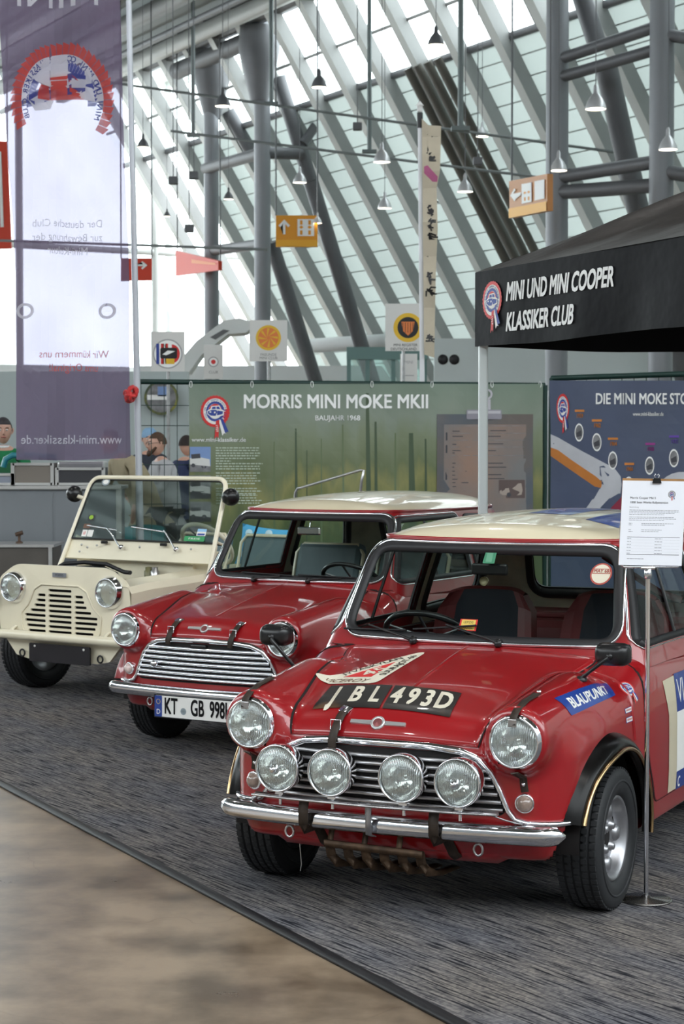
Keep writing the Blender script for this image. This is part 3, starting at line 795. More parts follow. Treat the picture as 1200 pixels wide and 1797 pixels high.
    for xx in (-.29, .29):
        if rally:
            B = MB(); cz = .60
            G = []
            for v in np.linspace(0, 1, 10):
                z = .40+.60*v; wdt = .235*(1-.12*max(0, v-.55)/.45) if v < .97 else .17
                row = []
                for u in np.linspace(-1, 1, 13):
                    row.append((xx+wdt*u, 1.70+.16*v-.05*abs(u)**3, z-(.02*abs(u)**4)*(1 if v > .8 else 0)))
                G.append(row)
            back = [[(p[0], p[1]+.07, p[2]) for p in r] for r in G]
            for row_i in range(len(G)-1):
                for k in range(12):
                    mm = 1 if (k < 2 or k > 9) else 0
                    B.add([G[row_i][k], G[row_i][k+1], G[row_i+1][k+1], G[row_i+1][k]], [(0, 1, 2, 3)], mm, False)
            B.grid(back, 1, True)
            B.grid([G[-1], [(p[0], p[1]+.03, p[2]+.012) for p in G[-1]], back[-1]], 1, True)
            B.grid([[r[0] for r in G], [r[0] for r in back]], 1, True); B.grid([[r[-1] for r in G], [r[-1] for r in back]], 1, True)
            B.build('seat_backrest', [SEATB, SEATR], root)
            B = MB(); B.box((xx, 1.50, .42), (.46, .44, .14), 0, bev=.05); B.build('seat_cushion', SEATB, root)
        else:
            B = MB(); M = Matrix.Rotation(-.28, 3, 'X'); B.box((xx, 1.78, .79), (.46, .09, .50), 0, R=M, bev=.04); b = B.build('seat_backrest', SEATG, root)
            B = MB(); M2 = M; outl = [Vector((xx, 1.775, .79))+M2 @ Vector(q) for q in ((-.235, -.02, -.2), (-.235, -.02, .18), (-.19, -.02, .235), (.19, -.02, .235), (.235, -.02, .18), (.235, -.02, -.2))]
            B.tube(outl, .012, 0, 8); B.build('seat_piping', CREAM, b)
            B = MB(); B.box((xx, 1.52, .45), (.46, .44, .14), 0, bev=.05); B.build('seat_cushion', SEATG, root)
    B = MB(); B.box((0, 2.40, .62), (1.1, .14, .42), 0, R=Matrix.Rotation(-.2, 3, 'X'), bev=.05); B.box((0, 2.2, .42), (1.1, .4, .16), 0, bev=.05)
    B.build('rear_seat', SEATR if rally else SEATG, root)
    B = MB(); B.box((0, 2.58, .84), (1.14, .26, .03), 0, bev=.01); B.build('parcel_shelf', SEATR if rally else BLACKP, root)
    rows = MB(); Gr = []
    for k in np.linspace(0, 1, 9):
        y = 1.30+1.05*k; xs = np.linspace(-.45, .45, 11)
        Gr.append(list(map(tuple, c_top(F_top, 1.0)(np.stack([xs, np.full(11, y)], -1), -.03))))
    rows.grid(Gr, 0, True).build('headlining', TRIMB, root)
    # interior mirror and fittings on the windscreen
    B = MB(); q = Ff(np.array([[0., 1.165]]), -.05)[0]; B.box(q, (.15, .02, .045), 0, bev=.008); B.tube([q, (q[0], q[1]+.02, q[2]+.07)], .004, 0, 6)
    im = B.build('interior_mirror', BLACKP if rally else CHROME, root)
    return dict(root=root, bonnet=bonnet)
def F_side_x(y, z):
    z = max(z, .26)
    return float(cast(F_low, np.array([[.2, y, z]]), np.array([[1., 0, 0]]), 0, 1)[0, 0])

# ================================================================ front rally saloon
r1 = thing('classic_car', 'nearest red saloon with cream roof, four round spotlamps and black bonnet plate', 'car', (.103, 6.345, .004), -.445)
m1 = build_mini('rally', r1)
def bil(c4, F, order='lt'):
    """unit square -> 4 corners in the 2-D domain of the caster (bl, br, tr, tl)"""
    a, b, c, d = [np.array(q, float) for q in c4]
    def fn(U, l):
        u = U[:, :1]; v = U[:, 1:2]; p = a*(1-u)*(1-v)+b*u*(1-v)+c*u*v+d*(1-u)*v; return F(p, l)
    return fn
def sq(a, sx, sy, ox=0., oy=0.): return a.xf(lambda x, y: ((x*sx+ox), (y*sy+oy)))
# white-on-black registration painted across the bonnet (two brown-mottled plates split by the centre crease)
a = Art(); a.poly([(0, 0), (.497, 0), (.497, 1), (.03, 1)], PLATEB, 0); a.poly([(.517, 0), (1, 0), (1, 1), (.517, 1)], PLATEB, 0)
for ch, u in zip('JBL', (.12, .275, .42)): a.text(ch, u, .5, 1.0, CREAMP, 2, xs=.155, bold=.034)
for ch, u in zip('493D', (.575, .69, .80, .915)): a.text(ch, u, .5, 1.0, CREAMP, 2, xs=.155, bold=.034)
topb = c_top(F_low)
fnp = bil([(-.298, .150), (.226, .142), (.190, .338), (-.350, .375)], topb)
a.build('bonnet_number_plate', fnp, m1['root'], cell=.04, lift0=.0088)
# rally triangle
V3 = [np.array((-.435, .405)), np.array((-.150, .372)), np.array((-.098, .80))]
a = Art(); T0, T1, T2 = (-.450, .415), (-.158, .372), (-.115, .80)
a.poly(rpoly([T0, T1, T2], [.03, .04, .03], 5), CREAMP, 0)
cen = np.mean([T0, T1, T2], 0)
def shr(p, k=.42, s=(-.003, -.012)): return tuple(np.array(p)*k+cen*(1-k)+np.array(s))
a.poly([shr(T0), shr(T1), shr(T2)], REDP, 1)
def along(art, t, p0, p1, size, off, m, **k):
    d = Vector(p1)-Vector(p0); an = atan2(d.y, d.x); n = Vector((-d.y, d.x)).normalized(); c = (Vector(p0)+Vector(p1))/2+n*off
    art.text(t, c.x, c.y, size, m, 3, rot=an, **k)
along(a, 'VICEROY', T0, T1, .050, .026, mat('brown_print', (.16, .08, .05), .5), xs=.95, shear=.2)
along(a, 'SUURAJOT-66', T1, T2, .040, .024, BLACK, bold=.0003)
along(a, 'JYVÄSKYLÄN', T0, T2, .042, -.024, BLACK, bold=.0003)
along(a, '45', shr(T0), shr(T2), .095, -.050, CREAMP, bold=.002)
a.build('rally_plate_sticker', lambda U, l: topb(U, l), m1['root'], cell=.04, lift0=.0088)
root = m1['root']
def sfl(P): return cast(F_low, np.array([[P[0], .62, P[1]]]), np.array([[0., -1., 0]]))[0]
# lamp bar with four spotlamps
BARP = [(-.455, -.005, .408), (-.30, -.022, .408), (0, -.03, .408), (.30, -.022, .410), (.455, -.005, .412)]
B = MB(); B.sweep(BARP, [(-.014, -.006), (.014, -.006), (.014, .001), (-.010, .001), (-.014, .006)], 0); bar = B.build('lamp_bar', DCHROME, root)
for sg in (-1, 1):
    B = MB(); B.sweep([(sg*.44, -.006, .404), (sg*.47, .03, .385), (sg*.50, .09, .365)], [(-.010, -.002), (.010, -.002), (.010, .002), (-.010, .002)], 0); B.build('bar_stay', DCHROME, bar)
for i, xx in enumerate((-.341, -.140, .125, .328)):
    l = lamp(root, 'spotlamp', (xx, -.048, .511), .083, .08, boss=i in (0, 3), deep=False)
    B = MB(); B.tube([(0, .045, -.082), (0, .035, -.094)], .009, 0, 10); B.tube([(0, .03, -.094), (0, .03, -.130)], .006, 0, 8); B.box((0, .03, -.090), (.030, .024, .008)); B.build('lamp_foot', CHROME, l)
# brackets and leather straps over the bumper
B = MB(); B.sweep([(-.005, -.022, .412), (-.005, -.024, .36), (-.005, -.018, .305), (-.005, .02, .292)], [(-.011, -.002), (.011, -.002), (.011, .002), (-.011, .002)], 0, up=(0, -1, 0)); B.build('bumper_bracket', ALLOY, root)
for xx in (-.258, .228):
    B = MB(); B.sweep([(xx, .0, .402), (xx, -.010, .37), (xx, -.008, .32), (xx+.004, .015, .292), (xx+.012, .085, .29), (xx+.03, .10, .24), (xx+.035, .14, .215)], [(-.018, -.002), (.018, -.002), (.018, .002), (-.018, .002)], 0, up=(0, -1, .2)); B.build('bumper_strap', LEATHER, root)
# sump guard of steel straps
B = MB(); B.sweep([(-.205, .055, .247), (.165, .055, .240)], [(-.003, -.014), (.010, -.014), (.010, .010), (-.003, .010)], 0); gd = B.build('sump_guard', RUST, root)
for i in range(6):
    xx = -.19+i*.068
    B = MB(); B.sweep([(xx, .058, .245), (xx+.006, .060, .205), (xx+.018, .09, .172), (xx+.03, .16, .155), (xx+.035, .30, .15)], [(-.017, -.002), (.017, -.002), (.017, .002), (-.017, .002)], 0, up=(0, -1, .4)); B.build('guard_strap', RUST, gd)
for i in range(3):
    xx = -.19+i*.13
    B = MB(); B.sweep([(xx, .085, .31), (xx, .065, .25)], [(-.010, -.002), (.010, -.002), (.010, .002), (-.010, .002)], 0, up=(0, -1, 0)); B.build('guard_hanger', RUST, gd)
# leather headlamp straps (top and bottom)
def nsn(P, l): return [tuple(q) for q in snap(F_low, np.array(P), l)]
for sg in (-1, 1):
    p = nsn([(sg*.505, .235, .775), (sg*.505, .19, .77), (sg*.502, .13, .765)], .006)+[(sg*.50, .055, .752), (sg*.50, .022, .735), (sg*.498, .012, .705)]
    B = MB(); B.sweep(p, [(-.013, -.002), (.013, -.002), (.013, .002), (-.013, .002)], 0); st = B.build('headlamp_strap', LEATHER, root)
    B = MB(); B.box((sg*.498, .013, .712), (.030, .006, .026), 0, bev=.002); B.build('strap_clip', DCHROME, st)
    B = MB(); q = Vector(p[0]); B.lathe([(.008, 0), (.007, .006), (.0005, .008)], 0, 12, 'z', c=q+Vector((0, .02, .002))); B.build('strap_stud', CHROME, st)
    p = [(sg*.50, .03, .545)]+nsn([(sg*.505, .10, .52), (sg*.507, .10, .495), (sg*.509, .11, .47)], .006)
    B = MB(); B.sweep(p, [(-.013, -.002), (.013, -.002), (.013, .002), (-.013, .002)], 0, up=(0, -1, 0)); st = B.build('headlamp_strap', LEATHER, root)
    B = MB(); B.lathe([(.007, 0), (.006, -.006), (.0005, -.008)], 0, 12, 'y', c=Vector(p[2])+Vector((0, -.003, 0))); B.build('strap_stud', CHROME, st)
# mirrors and wipers
mR = tuple(snap(F_low, np.array([[.558, .549, .802]]), .0)[0]); mL = tuple(snap(F_low, np.array([[-.625, .62, .79]]), 0)[0])
mirror_black(root, (.655, .60, .887), mR); mirror_black(root, (-.683, .60, .897), mL)
wiper(root, (-.230, .862), (-.44, .908), (-.56, .890), (-.27, .900)); wiper(root, (.120, .868), (-.10, .925), (-.24, .905), (.02, .93))
B = MB()
for x, y in ((-.42, .955), (.20, .90)):
    q = c_top(F_low)(np.array([[x, y]]), .0)[0]; B = MB(); B.lathe([(.009, -.002), (.008, .008), (.0005, .011)], 0, 12, 'z', c=q); B.build('washer_jet', CHROME, root)
# stickers on the near-side wing
def wingmap(c4, l0=.0015):
    """corner points on the body; bilinear then snapped on"""
    a, b, c, d = [np.array(q, float) for q in c4]
    def fn(U, l):
        u = U[:, :1]; v = U[:, 1:2]; return snap(F_low, a*(1-u)*(1-v)+b*u*(1-v)+c*u*v+d*(1-u)*v, l)
    return fn
a = Art(); a.rect(0, 0, 1, 1, BLUEP, 0); a.text('BLAUPUNKT', .5, .48, .72, WHITE, 1, xs=.19, bold=.022)
a.build('wing_lettering_sticker', wingmap([(.604, .301, .706), (.634, .707, .729), (.590, .750, .775), (.556, .265, .768)]), root, cell=.1, lift0=.0015)
c0 = np.array([.649, .800, .742]); a = rosette()
ua, va = np.array([.02, .055, 0]), np.array([-.028, 0, .048])
a.build('club_rosette_sticker', lambda U, l: snap(F_low, c0+U[:, :1]*ua*.62+U[:, 1:2]*va*.62, l+.001), root, cell=.3)
for k, zc in enumerate((.672, .637)):
    a = Art(); a.rect(0, 0, 1, 1, NAVY, 0); a.rect(.04, .1, .8, .9, WHITE, 1); a.rect(.1, .35, .72, .7, mat('faded_red_print', (.5, .25, .25), .5), 2)
    a.build('small_wing_sticker', wingmap([(.68, .715, zc-.008), (.68, .785, zc-.006), (.68, .785, zc+.014), (.68, .715, zc+.012)]), root)
# race number panel on the near-side door
Fs = c_side(F_low, 1)
a = Art(); a.poly([(1.16, .305), (1.275, .305), (1.275, .74), (1.115, .735), (1.16, .60)], CREAM, 0); a.rect(1.27, .30, 1.82, .74, WHITE, 1); a.rect(1.27, .60, 1.82, .745, BLUEP, 2); a.rect(1.27, .30, 1.82, .37, BLUEP, 2)
a.text('VICEROY', 1.29, .672, .13, WHITE, 3, align='LEFT', xs=.85)
a.text('c', 1.285, .335, .09, WHITE, 3, align='LEFT')
a.build('door_number_panel', lambda U, l: Fs(U, l), root, cell=.05, lift0=.0055)
# blue stripe bands on the roof
Ct = c_top(F_top, 1.0)
for x0, x1 in ((-.02, .16), (.26, .42)):
    a = Art(); a.rect(x0, 1.60, x1, 2.30, BLUEP, 0) if x0 < 0 else a.poly([(x0, 1.50), (x1, 1.42), (x1+.06, 1.50), (x1+.06, 2.3), (x0, 2.3)], BLUEP, 0)
    a.build('roof_stripe', lambda U, l: Ct(U, l), root, cell=.05, lift0=.0012)
# windscreen stickers
Ff = c_front(F_top)
a = Art(); a.ring(0, 0, 0, 1, mat('dull_red_print', (.42, .07, .05), .5), 0); a.ring(0, 0, 0, .86, CREAMP, 1)
a.rect(-.82, .0, .82, .48, mat('dull_red_print', (.42, .07, .05)), 2); a.rect(-.74, .06, .74, .42, CREAMP, 3); a.text('MAY 68', 0, .24, .42, mat('dull_red_print', (.42, .07, .05)), 4, bold=.012)
a.build('tax_disc', lambda U, l: Ff(U*.040+np.array([.455, 1.135]), l-.002), root)
a = Art(); a.rect(0, 0, 1, 1, REDP, 0); a.rect(.1, .06, .9, .94, YELP, 1); a.text('LEIPZIG', .5, .72, .28, BLACK, 2, xs=.6); a.text('ANNIVERS', .5, .2, .26, BLACK, 2, xs=.6)
a.build('windscreen_sticker', lambda U, l: Ff(U*np.array([.072, .042])+np.array([-.055, .915]), l-.002), root)
a = Art(); a.poly(rpoly([(0, 0), (1, 0), (1, .9), (.6, 1.1), (.1, .9)], .1), mat('green_print', (.05, .22, .12), .5), 0); a.rect(.25, .1, .75, .8, mat('pale_green', (.12, .32, .2), .5), 1)
a.build('green_windscreen_sticker', lambda U, l: Ff(U*np.array([.050, .050])+np.array([-.015, 1.165]), l-.002), root)
# roll bar strap of the rear seat belts
B = MB(); B.sweep([(.08, 2.3, 1.13), (.20, 2.3, 1.06), (.40, 2.1, .99), (.52, 2.0, .97)], [(-.014, -.002), (.014, -.002), (.014, .002), (-.014, .002)], 0, up=(0, -1, .2)); B.build('seat_belt', SEATR, root)
B = MB(); q = Ff(np.array([[-.0, 1.15]]), -.05)[0]; B.lathe([(.018, 0), (.018, .012), (.0005, .014)], 0, 20, 'y', c=(q[0]-.01, q[1]-.03, q[2]-.03)); B.build('mirror_clock', mat('old_brass_clock', (.26, .22, .13), .4, .3), root)
# lower headlamp wire hanging under the front
random.seed(4)
B = MB(); B.tube([(-.44, .24, .27), (-.41, .26, .22), (-.405, .26, .16), (-.40, .26, .11), (-.405, .26, .085)], .0022, 0, 6); B.build('hanging_wire', STEEL, root)

# ================================================================ second red saloon
r2 = thing('classic_car', 'middle red saloon with cream roof and white KT GB 998 front plate', 'car', (-.752, 9.665, .004), -.540)
r1['group'] = r2['group'] = 'red saloons with cream roofs'
m2 = build_mini('road', r2)
wiper(r2, (-.23, .862), (-.05, .885), (-.33, .900), (.02, .893)); wiper(r2, (.13, .868), (.33, .885), (.06, .900), (.40, .893))
B = MB(); B.box((0, .004, .262), (.54, .008, .122), 0); pl = B.build('plate_frame', BLACK, r2)
B = MB(); B.prism(rpoly([(-.262, -.055), (.262, -.055), (.262, .055), (-.262, .055)], .008, 3), -.008, -.001, 0); B.build('number_plate', WHITE, pl, loc=(0, .004, .262))
a = Art(); a.poly(rpoly([(-.262, -.055), (-.215, -.055), (-.215, .055), (-.262, .055)], .004, 2), BLUEP, 0); a.text('D', -.238, -.030, .036, WHITE, 1)
for i in range(12): a.ring(-.238+.012*cos(i*pi/6), .024+.012*sin(i*pi/6), 0, .0022, YELP, 1, n=6)
a.text('KT', -.158, 0, .118, BLACK, 1, xs=.58, bold=.003); a.text('GB', .010, 0, .118, BLACK, 1, xs=.56, bold=.003); a.text('998H', .158, 0, .118, BLACK, 1, xs=.54, bold=.003)
a.ring(-.078, -.018, 0, .018, mat('grey_seal', (.3, .35, .38), .5), 1, n=20); a.ring(-.078, -.018, 0, .010, mat('grey_seal', (.3, .35, .38), .5), 1, n=16)
a.build('plate_lettering', lambda U, l: S3(U[:, 0], -.0045-l-.0, U[:, 1]+.262), pl)
# fog lamp behind the grille and cushion on the rear seat
B = MB(); B.lathe([(.0005, -.02), (.016, -.018), (.020, -.005), (.012, .012)], 0, 16, 'y', c=(-.30, .05, .475)); B.build('grille_button', CHROME, r2)
B = MB(); B.box((-.02, .058, .575), (.10, .03, .028), 0, bev=.006); B.build('bonnet_catch', BLACKP, r2)
cu = thing('cushion', 'light blue cushion with pale dots behind the seats of the ivory car', 'cushion', (0, 0, 0))
CUB = mat('light_blue_cushion', (.10, .42, .72), .8, bump_s=60, bump_a=.2)
Rz = Matrix.Rotation(-.605, 4, 'Z'); T2 = Matrix.Translation((-1.82, 11.85, 0)) @ Rz
G = []
for v in np.linspace(-1, 1, 11):
    G.append([(.24*u*(1-.08*(1-v*v)), -.075*((1-abs(u)**3)*(1-abs(v)**3))**.6, .19*v*(1-.08*(1-u*u))) for u in np.linspace(-1, 1, 13)])
B = MB(); B.grid(G, 0, True); B.grid([[(p[0], -p[1], p[2]) for p in r] for r in G], 0, True)
cu.location = T2 @ Vector((-.02, 2.22, .885)); cu.rotation_euler = (-.25, .12, -.605+.3); cu.scale = (.80, .80, .80)
cb = B.build('cushion_cover', CUB, cu)
for (x, z) in ((-.14, .10), (.05, .12), (-.05, -.02), (.13, -.05), (-.15, -.1)):
    B = MB(); B.lathe([(.035, .0), (.03, -.004), (.0005, -.006)], 0, 16, 'y', c=(x, -.068*((1-abs(x/.24)**3)*(1-abs(z/.19)**3))**.6-.006, z)); B.build('dot', mat('pale_blue_dot', (.6, .75, .85), .8), cb)

# ================================================================ ivory open utility car
mk = thing('open_utility_car', 'ivory open car with upright windscreen and slotted front panel, left of the red saloons', 'car', (-1.82, 11.85, .004), -.605)
# front panel: outline in x, z with slots cut as real holes (bridged strips)
def holes_panel(B, outline, slots, y0, y1):
    """solid plate minus rounded slots: triangulated by a constrained fill"""
    from mathutils.geometry import delaunay_2d_cdt
    vs = []; es = []; 
    loops = [outline]+slots
    for lp in loops:
        n = len(vs); vs += [Vector(p) for p in lp]; es += [(n+i, n+(i+1) % len(lp)) for i in range(len(lp))]
    V, E, Fc, _, _, _ = delaunay_2d_cdt(vs, es, [], 0, 1e-5)
    keep = []
    for f in Fc:
        cx = sum(V[i].x for i in f)/len(f); cy = sum(V[i].y for i in f)/len(f)
        X, Y = np.array([cx]), np.array([cy])
        if inpoly(X, Y, outline)[0] and not any(inpoly(X, Y, sl)[0] for sl in slots): keep.append(f)
    return [(v.x, v.y) for v in V], keep
OUT = rpoly([(-.545, .42), (.545, .42), (.57, .62), (.555, .765), (.40, .858), (-.40, .858), (-.555, .765), (-.57, .62)], [.02, .02, .2, .09, .22, .22, .09, .2], 6)
slots = []
sl = []
for r in range(9):
    z = .700-.0330*r
    wc = .099
    slots.append(rpoly([(-wc, z-.0085), (wc, z-.0085), (wc, z+.0085), (-wc, z+.0085)], .008, 3))
for sg in (-1, 1):
    for r in range(1, 9):
        z = .700-.0330*r
        x1 = (0, .194, .204, .223, .26, .31, .31, .295, .278)[r]
        a_, b_ = (.125, x1) if sg > 0 else (-x1, -.125)
        slots.append(rpoly([(a_, z-.0085), (b_, z-.0085), (b_, z+.0085), (a_, z+.0085)], .008, 3))
vv, ff = holes_panel(None, OUT, slots, 0, 0)
B = MB()
def fp(x, z, d): return (x, .055+d+.02*(x/.5)**2+.06*max(0, z-.76), z)
B.add([fp(x, z, 0) for x, z in vv], ff, 0, False); B.add([fp(x, z, .012) for x, z in vv], [f[::-1] for f in ff], 0, False)
for lp in [OUT]+slots:
    n = len(lp); B.add([fp(x, z, 0) for x, z in lp]+[fp(x, z, .012) for x, z in lp], [(i, (i+1) % n, n+(i+1) % n, n+i) for i in range(n)], 0, True)
fpanel = B.build('front_panel', MOKE, mk)
B = MB(); 
RIM = rpoly([(-.16, .735), (.16, .735), (.225, .70), (.28, .60), (.345, .545), (.33, .44), (.30, .415), (-.30, .415), (-.33, .44), (-.345, .545), (-.28, .60), (-.225, .70)], .03, 4)
dd = dens(RIM, .02); B.tube([fp(x, z, -.002) for x, z in dd], .006, 0, 6, closed=True); B.build('panel_rib', MOKE, fpanel)
B = MB(); B.box((0, .13, .60), (.74, .03, .42)); B.build('slot_shade_sheet', DARK, mk)  # added dark sheet behind the panel, gives the slots their shade
a = Art(); a.rect(-.06, -.014, .06, .014, mat('badge_grey', (.35, .37, .42), .3, .6), 0); a.text('MORRIS', 0, 0, .020, BLACK, 1)
a.build('name_badge', lambda U, l: S3(U[:, 0], .052-l+0*U[:, 0]-.0, U[:, 1]+.800), fpanel)
# rolled upper edge, wings and engine bay (bonnet lifted off)
B = MB(); top = [(x, .06+.012, z) for x, z in dens([(-.60, .62), (-.585, .745), (-.43, .800), (.43, .800), (.585, .745), (.60, .62)], .05, False)]
for sg in (-1, 1):
    B = MB(); rows = []
    for y, zt, xo in ((.07, .745, .585), (.25, .765, .60), (.6, .78, .62), (.95, .80, .63)):
        rows.append([(sg*xo, y, .36), (sg*xo, y, zt-.04), (sg*(xo-.03), y, zt), (sg*(xo-.20), y, zt+.015), (sg*(xo-.215), y, zt+.005), (sg*(xo-.215), y, .42)])
    B.grid(rows, 0, False); wg = B.build('front_wing', MOKE, mk)
    for k in range(7):
        B = MB(); y = .40+k*.045; B.box((sg*(.60-.212), y, .70), (.014, .016, .085), 0, bev=.005); B.build('louvre', MOKE, wg)
B = MB(); B.box((0, .50, .46), (.80, .80, .05)); B.build('engine_bay_floor', DARK, mk)
B = MB(); B.box((0, .90, .70), (1.24, .03, .46), 0, bev=.008); fw = B.build('firewall', MOKE, mk)
B = MB(); prs = rpoly([(-.40, .0), (.46, .0), (.42, .14), (.36, .155), (-.34, .155), (-.40, .13)], .04, 5); B.prism(prs, .86, .89, 0); pe = B.build('firewall_pressing', MOKE, mk, loc=(0, 0, .72))
for xx in (.10, .155):
    B = MB(); B.lathe([(.03, 0), (.03, .05), (.022, .055), (.022, .075), (.0005, .078)], 0, 16, 'z', c=(xx, .80, .74)); B.build('fluid_reservoir', mat('fluid_amber', (.16, .15, .07), .3) if xx < .12 else STEEL, mk)
B = MB(); B.lathe([(.13, 0), (.14, .01), (.14, .10), (.12, .115), (.03, .115), (.0005, .13)], 0, 24, 'z', c=(-.18, .62, .66)); B.box((0, .5, .60), (.5, .4, .14), 0, bev=.03); B.build('engine', BLACKP, mk)
B = MB(); B.tube([(-.34, .35, .80), (-.28, .40, .845), (-.15, .45, .855), (.0, .50, .845), (.15, .50, .80), (.22, .48, .80)], .014, 0, 8); B.tube([(-.30, .4, .76), (-.22, .45, .82), (-.05, .5, .83), (.05, .55, .78)], .010, 0, 8); B.build('engine_hose', RUBBER, mk)
B = MB(); B.tube([(-.58, .075, .39), (.58, .075, .39)], .030, 0, 14)
for sg in (-1, 1): B.lathe([(.030, 0), (.024, .016*sg), (.0005, .022*sg)], 0, 14, 'x', c=(.58*sg, .075, .39))
bm_ = B.build('bumper_tube', MOKE, mk, loc=(0, -.055, .015))
B = MB(); B.prism(rpoly([(-.52, .40), (.52, .40), (.40, .27), (.30, .25), (-.30, .25), (-.40, .27)], .02, 3), .075, .10, 0); B.build('lower_valance', MOKE, mk)
for sg in (-1, 1):
    B = MB(); B.sweep([(sg*.40, .10, .47), (sg*.40, .04, .44), (sg*.40, .015, .41)], [(-.014, -.003), (.014, -.003), (.014, .003), (-.014, .003)], 0); B.build('bumper_bracket', MOKE, mk)
    B = MB(); B.tube([(sg*.335+.022*cos(q), .06, .285+.022*sin(q)) for q in np.linspace(0, 2*pi, 13)[:-1]], .006, 0, 6, closed=True); B.build('towing_eye', BLACKP, mk)
    h = lamp(mk, 'headlamp', (.41*sg, .035, .705), .092, .05)
B = MB(); B.prism(rpoly([(-.26, -.058), (.26, -.058), (.26, .058), (-.26, .058)], .010, 3), -.006, .006, 0); npb = B.build('blank_plate', mat('blank_black_plate', (.02, .018, .022), .35, noise_s=4, noise_a=.2), mk, loc=(.015, .035, .300))
for xx in (-.21, .21):
    B = MB(); B.lathe([(.008, -.006), (.007, -.010), (.0005, -.011)], 0, 10, 'y', c=(xx, 0, .04)); B.build('screw', WHITE, npb)
B = MB(); B.lathe([(.05, 0), (.052, -.02), (.04, -.03), (.0005, -.034)], 0, 20, 'y', c=(-.60, .05, .63)); B.build('indicator_lamp', CHROME, mk)
# windscreen frame, glass, wipers, stickers
TL, TR, BR_, BL_ = (-.535, 1.405), (.535, 1.405), (.585, .985), (-.585, .985)
def wy_(z): return .82+.45*(z-.95)
B = MB(); dd = dens([(-.60, .80), (-.60, .95), (-.59, 1.05)], .2, False)
arc = rpoly([(-.655, .78), (-.592, 1.40), (.592, 1.40), (.655, .78)], [0, .09, .09, 0], 8)
B.tube([(x, wy_(z), z) for x, z in dens(arc, .05, False)], .016, 0, 10); wf = B.build('windscreen_frame', MOKE, mk)
B = MB(); B.prism([(-.645, -.06), (.645, -.06), (.632, .075), (-.632, .075)], -.012, .012, 0); B.build('windscreen_lower_panel', MOKE, mk, loc=(0, wy_(.96), .905), rot=(-.42, 0, 0))
B = MB(); g4 = rpoly([(-.622, .985), (.622, .985), (.576, 1.385), (-.576, 1.385)], [.01, .01, .07, .07], 6)
B.add([(x, wy_(z)-.003, z) for x, z in g4]+[(x, wy_(z)+.003, z) for x, z in g4], [tuple(range(len(g4))), tuple(range(2*len(g4)-1, len(g4)-1, -1))], 0); B.build('windscreen_glass', GLASS, wf)
B = MB(); dd = dens(g4, .05); B.tube([(x, wy_(z), z) for x, z in dd], .006, 0, 6, closed=True); B.build('windscreen_rubber', RUBBER, wf)
for px_, tx_, b0, b1 in ((-.14, -.30, -.50, -.22), (.34, .20, -.10, .19)):
    B = MB(); B.lathe([(.016, 0), (.016, -.02), (.0005, -.026)], 0, 12, 'y', c=(px_, wy_(.94)-.01, .94)); B.tube([(px_, wy_(.94)-.03, .94), ((px_*.4+tx_*.6), wy_(1.02)-.05, 1.035), (tx_, wy_(1.06)-.03, 1.06)], .005, 0, 6)
    B.tube([(b0, wy_(1.075)-.015, 1.075), (b1, wy_(1.05)-.02, 1.05)], .006, 0, 6); B.build('wiper', CHROME, wf)
def wstick(art, x, z, sx, sz, nm): art.build(nm, lambda U, l: S3(U[:, 0]*sx+x, wy_(U[:, 1]*sz+z)-.004-l, U[:, 1]*sz+z), wf)
a = Art(); a.rect(0, 0, 1, 1, mat('green_sticker', (.03, .30, .10), .5), 0); a.text('FREIE', .5, .5, .5, WHITE, 1, xs=.5); wstick(a, .37, .995, .17, .032, 'green_sticker')
a = Art(); a.rect(0, 0, 1, 1, WHITE, 0); a.rect(.1, .1, .9, .35, NAVY, 1); a.rect(0, .6, 1, 1, mat('sky_sticker', (.3, .55, .8), .5), 1); wstick(a, .465, 1.03, .075, .045, 'white_sticker')
a = Art(); a.rect(0, 0, .45, 1, WHITE, 0); a.rect(.5, 0, 1, 1, WHITE, 0); a.text('68', .22, .5, .7, REDP, 1, xs=.3); wstick(a, -.535, 1.0, .10, .045, 'pale_sticker')
a = Art(); a.rect(0, 0, 1, 1, BLACK, 0); a.ring(.5, .6, 0, .35, mat('lime_print', (.3, .5, .03), .5), 1); wstick(a, -.52, 1.105, .055, .04, 'lime_sticker')
a = Art(); a.rect(0, 0, 1, 1, mat('brown_print', (.16, .08, .05)), 0); wstick(a, -.54, 1.055, .06, .03, 'brown_sticker')
a = Art(); a.poly(ellipse(0, 0, 1, 1, 24), mat('grey_seal', (.3, .35, .38), .5), 0); a.poly(ellipse(0, 0, .7, .6, 20), WHITE, 1); wstick(a, -.455, 1.37, .035, .025, 'oval_sticker')
for xx in (-.30, .22):
    B = MB(); B.box((xx, wy_(.975)-.02, .967), (.05, .02, .02), 0, bev=.004); B.build('screen_hinge', BLACKP, wf)
for xx, zz in ((-.50, .945), (-.44, .93), (-.50, .90), (-.36, .945), (.02, .945), (.46, .945)):
    B = MB(); B.lathe([(.008, 0), (.007, -.006), (.0005, -.008)], 0, 8, 'y', c=(xx, wy_(zz)-.012, zz)); B.build('screen_bolt', STEEL, wf)
# round black mirrors on arms
for sg in (-1, 1):
    B = MB(); c = Vector((sg*.685, wy_(1.27)-.03, 1.285)); M = Matrix.Rotation(.2, 3, 'Z')
    B.lathe([(.056, .02), (.058, .0), (.048, -.03), (.025, -.048), (.0005, -.052)], 0, 24, 'y', c=c, M=M)
    B.lathe([(.056, .02), (.0005, .02)], 0, 24, 'y', c=c, M=M); mo = B.build('round_mirror', BLACKP, mk)
    B = MB(); B.tube([c+Vector((-.045*sg, -.02, -.012)), (sg*.62, wy_(1.25), 1.255)], .014, 0, 8); B.build('mirror_arm', CREAMP, mo)
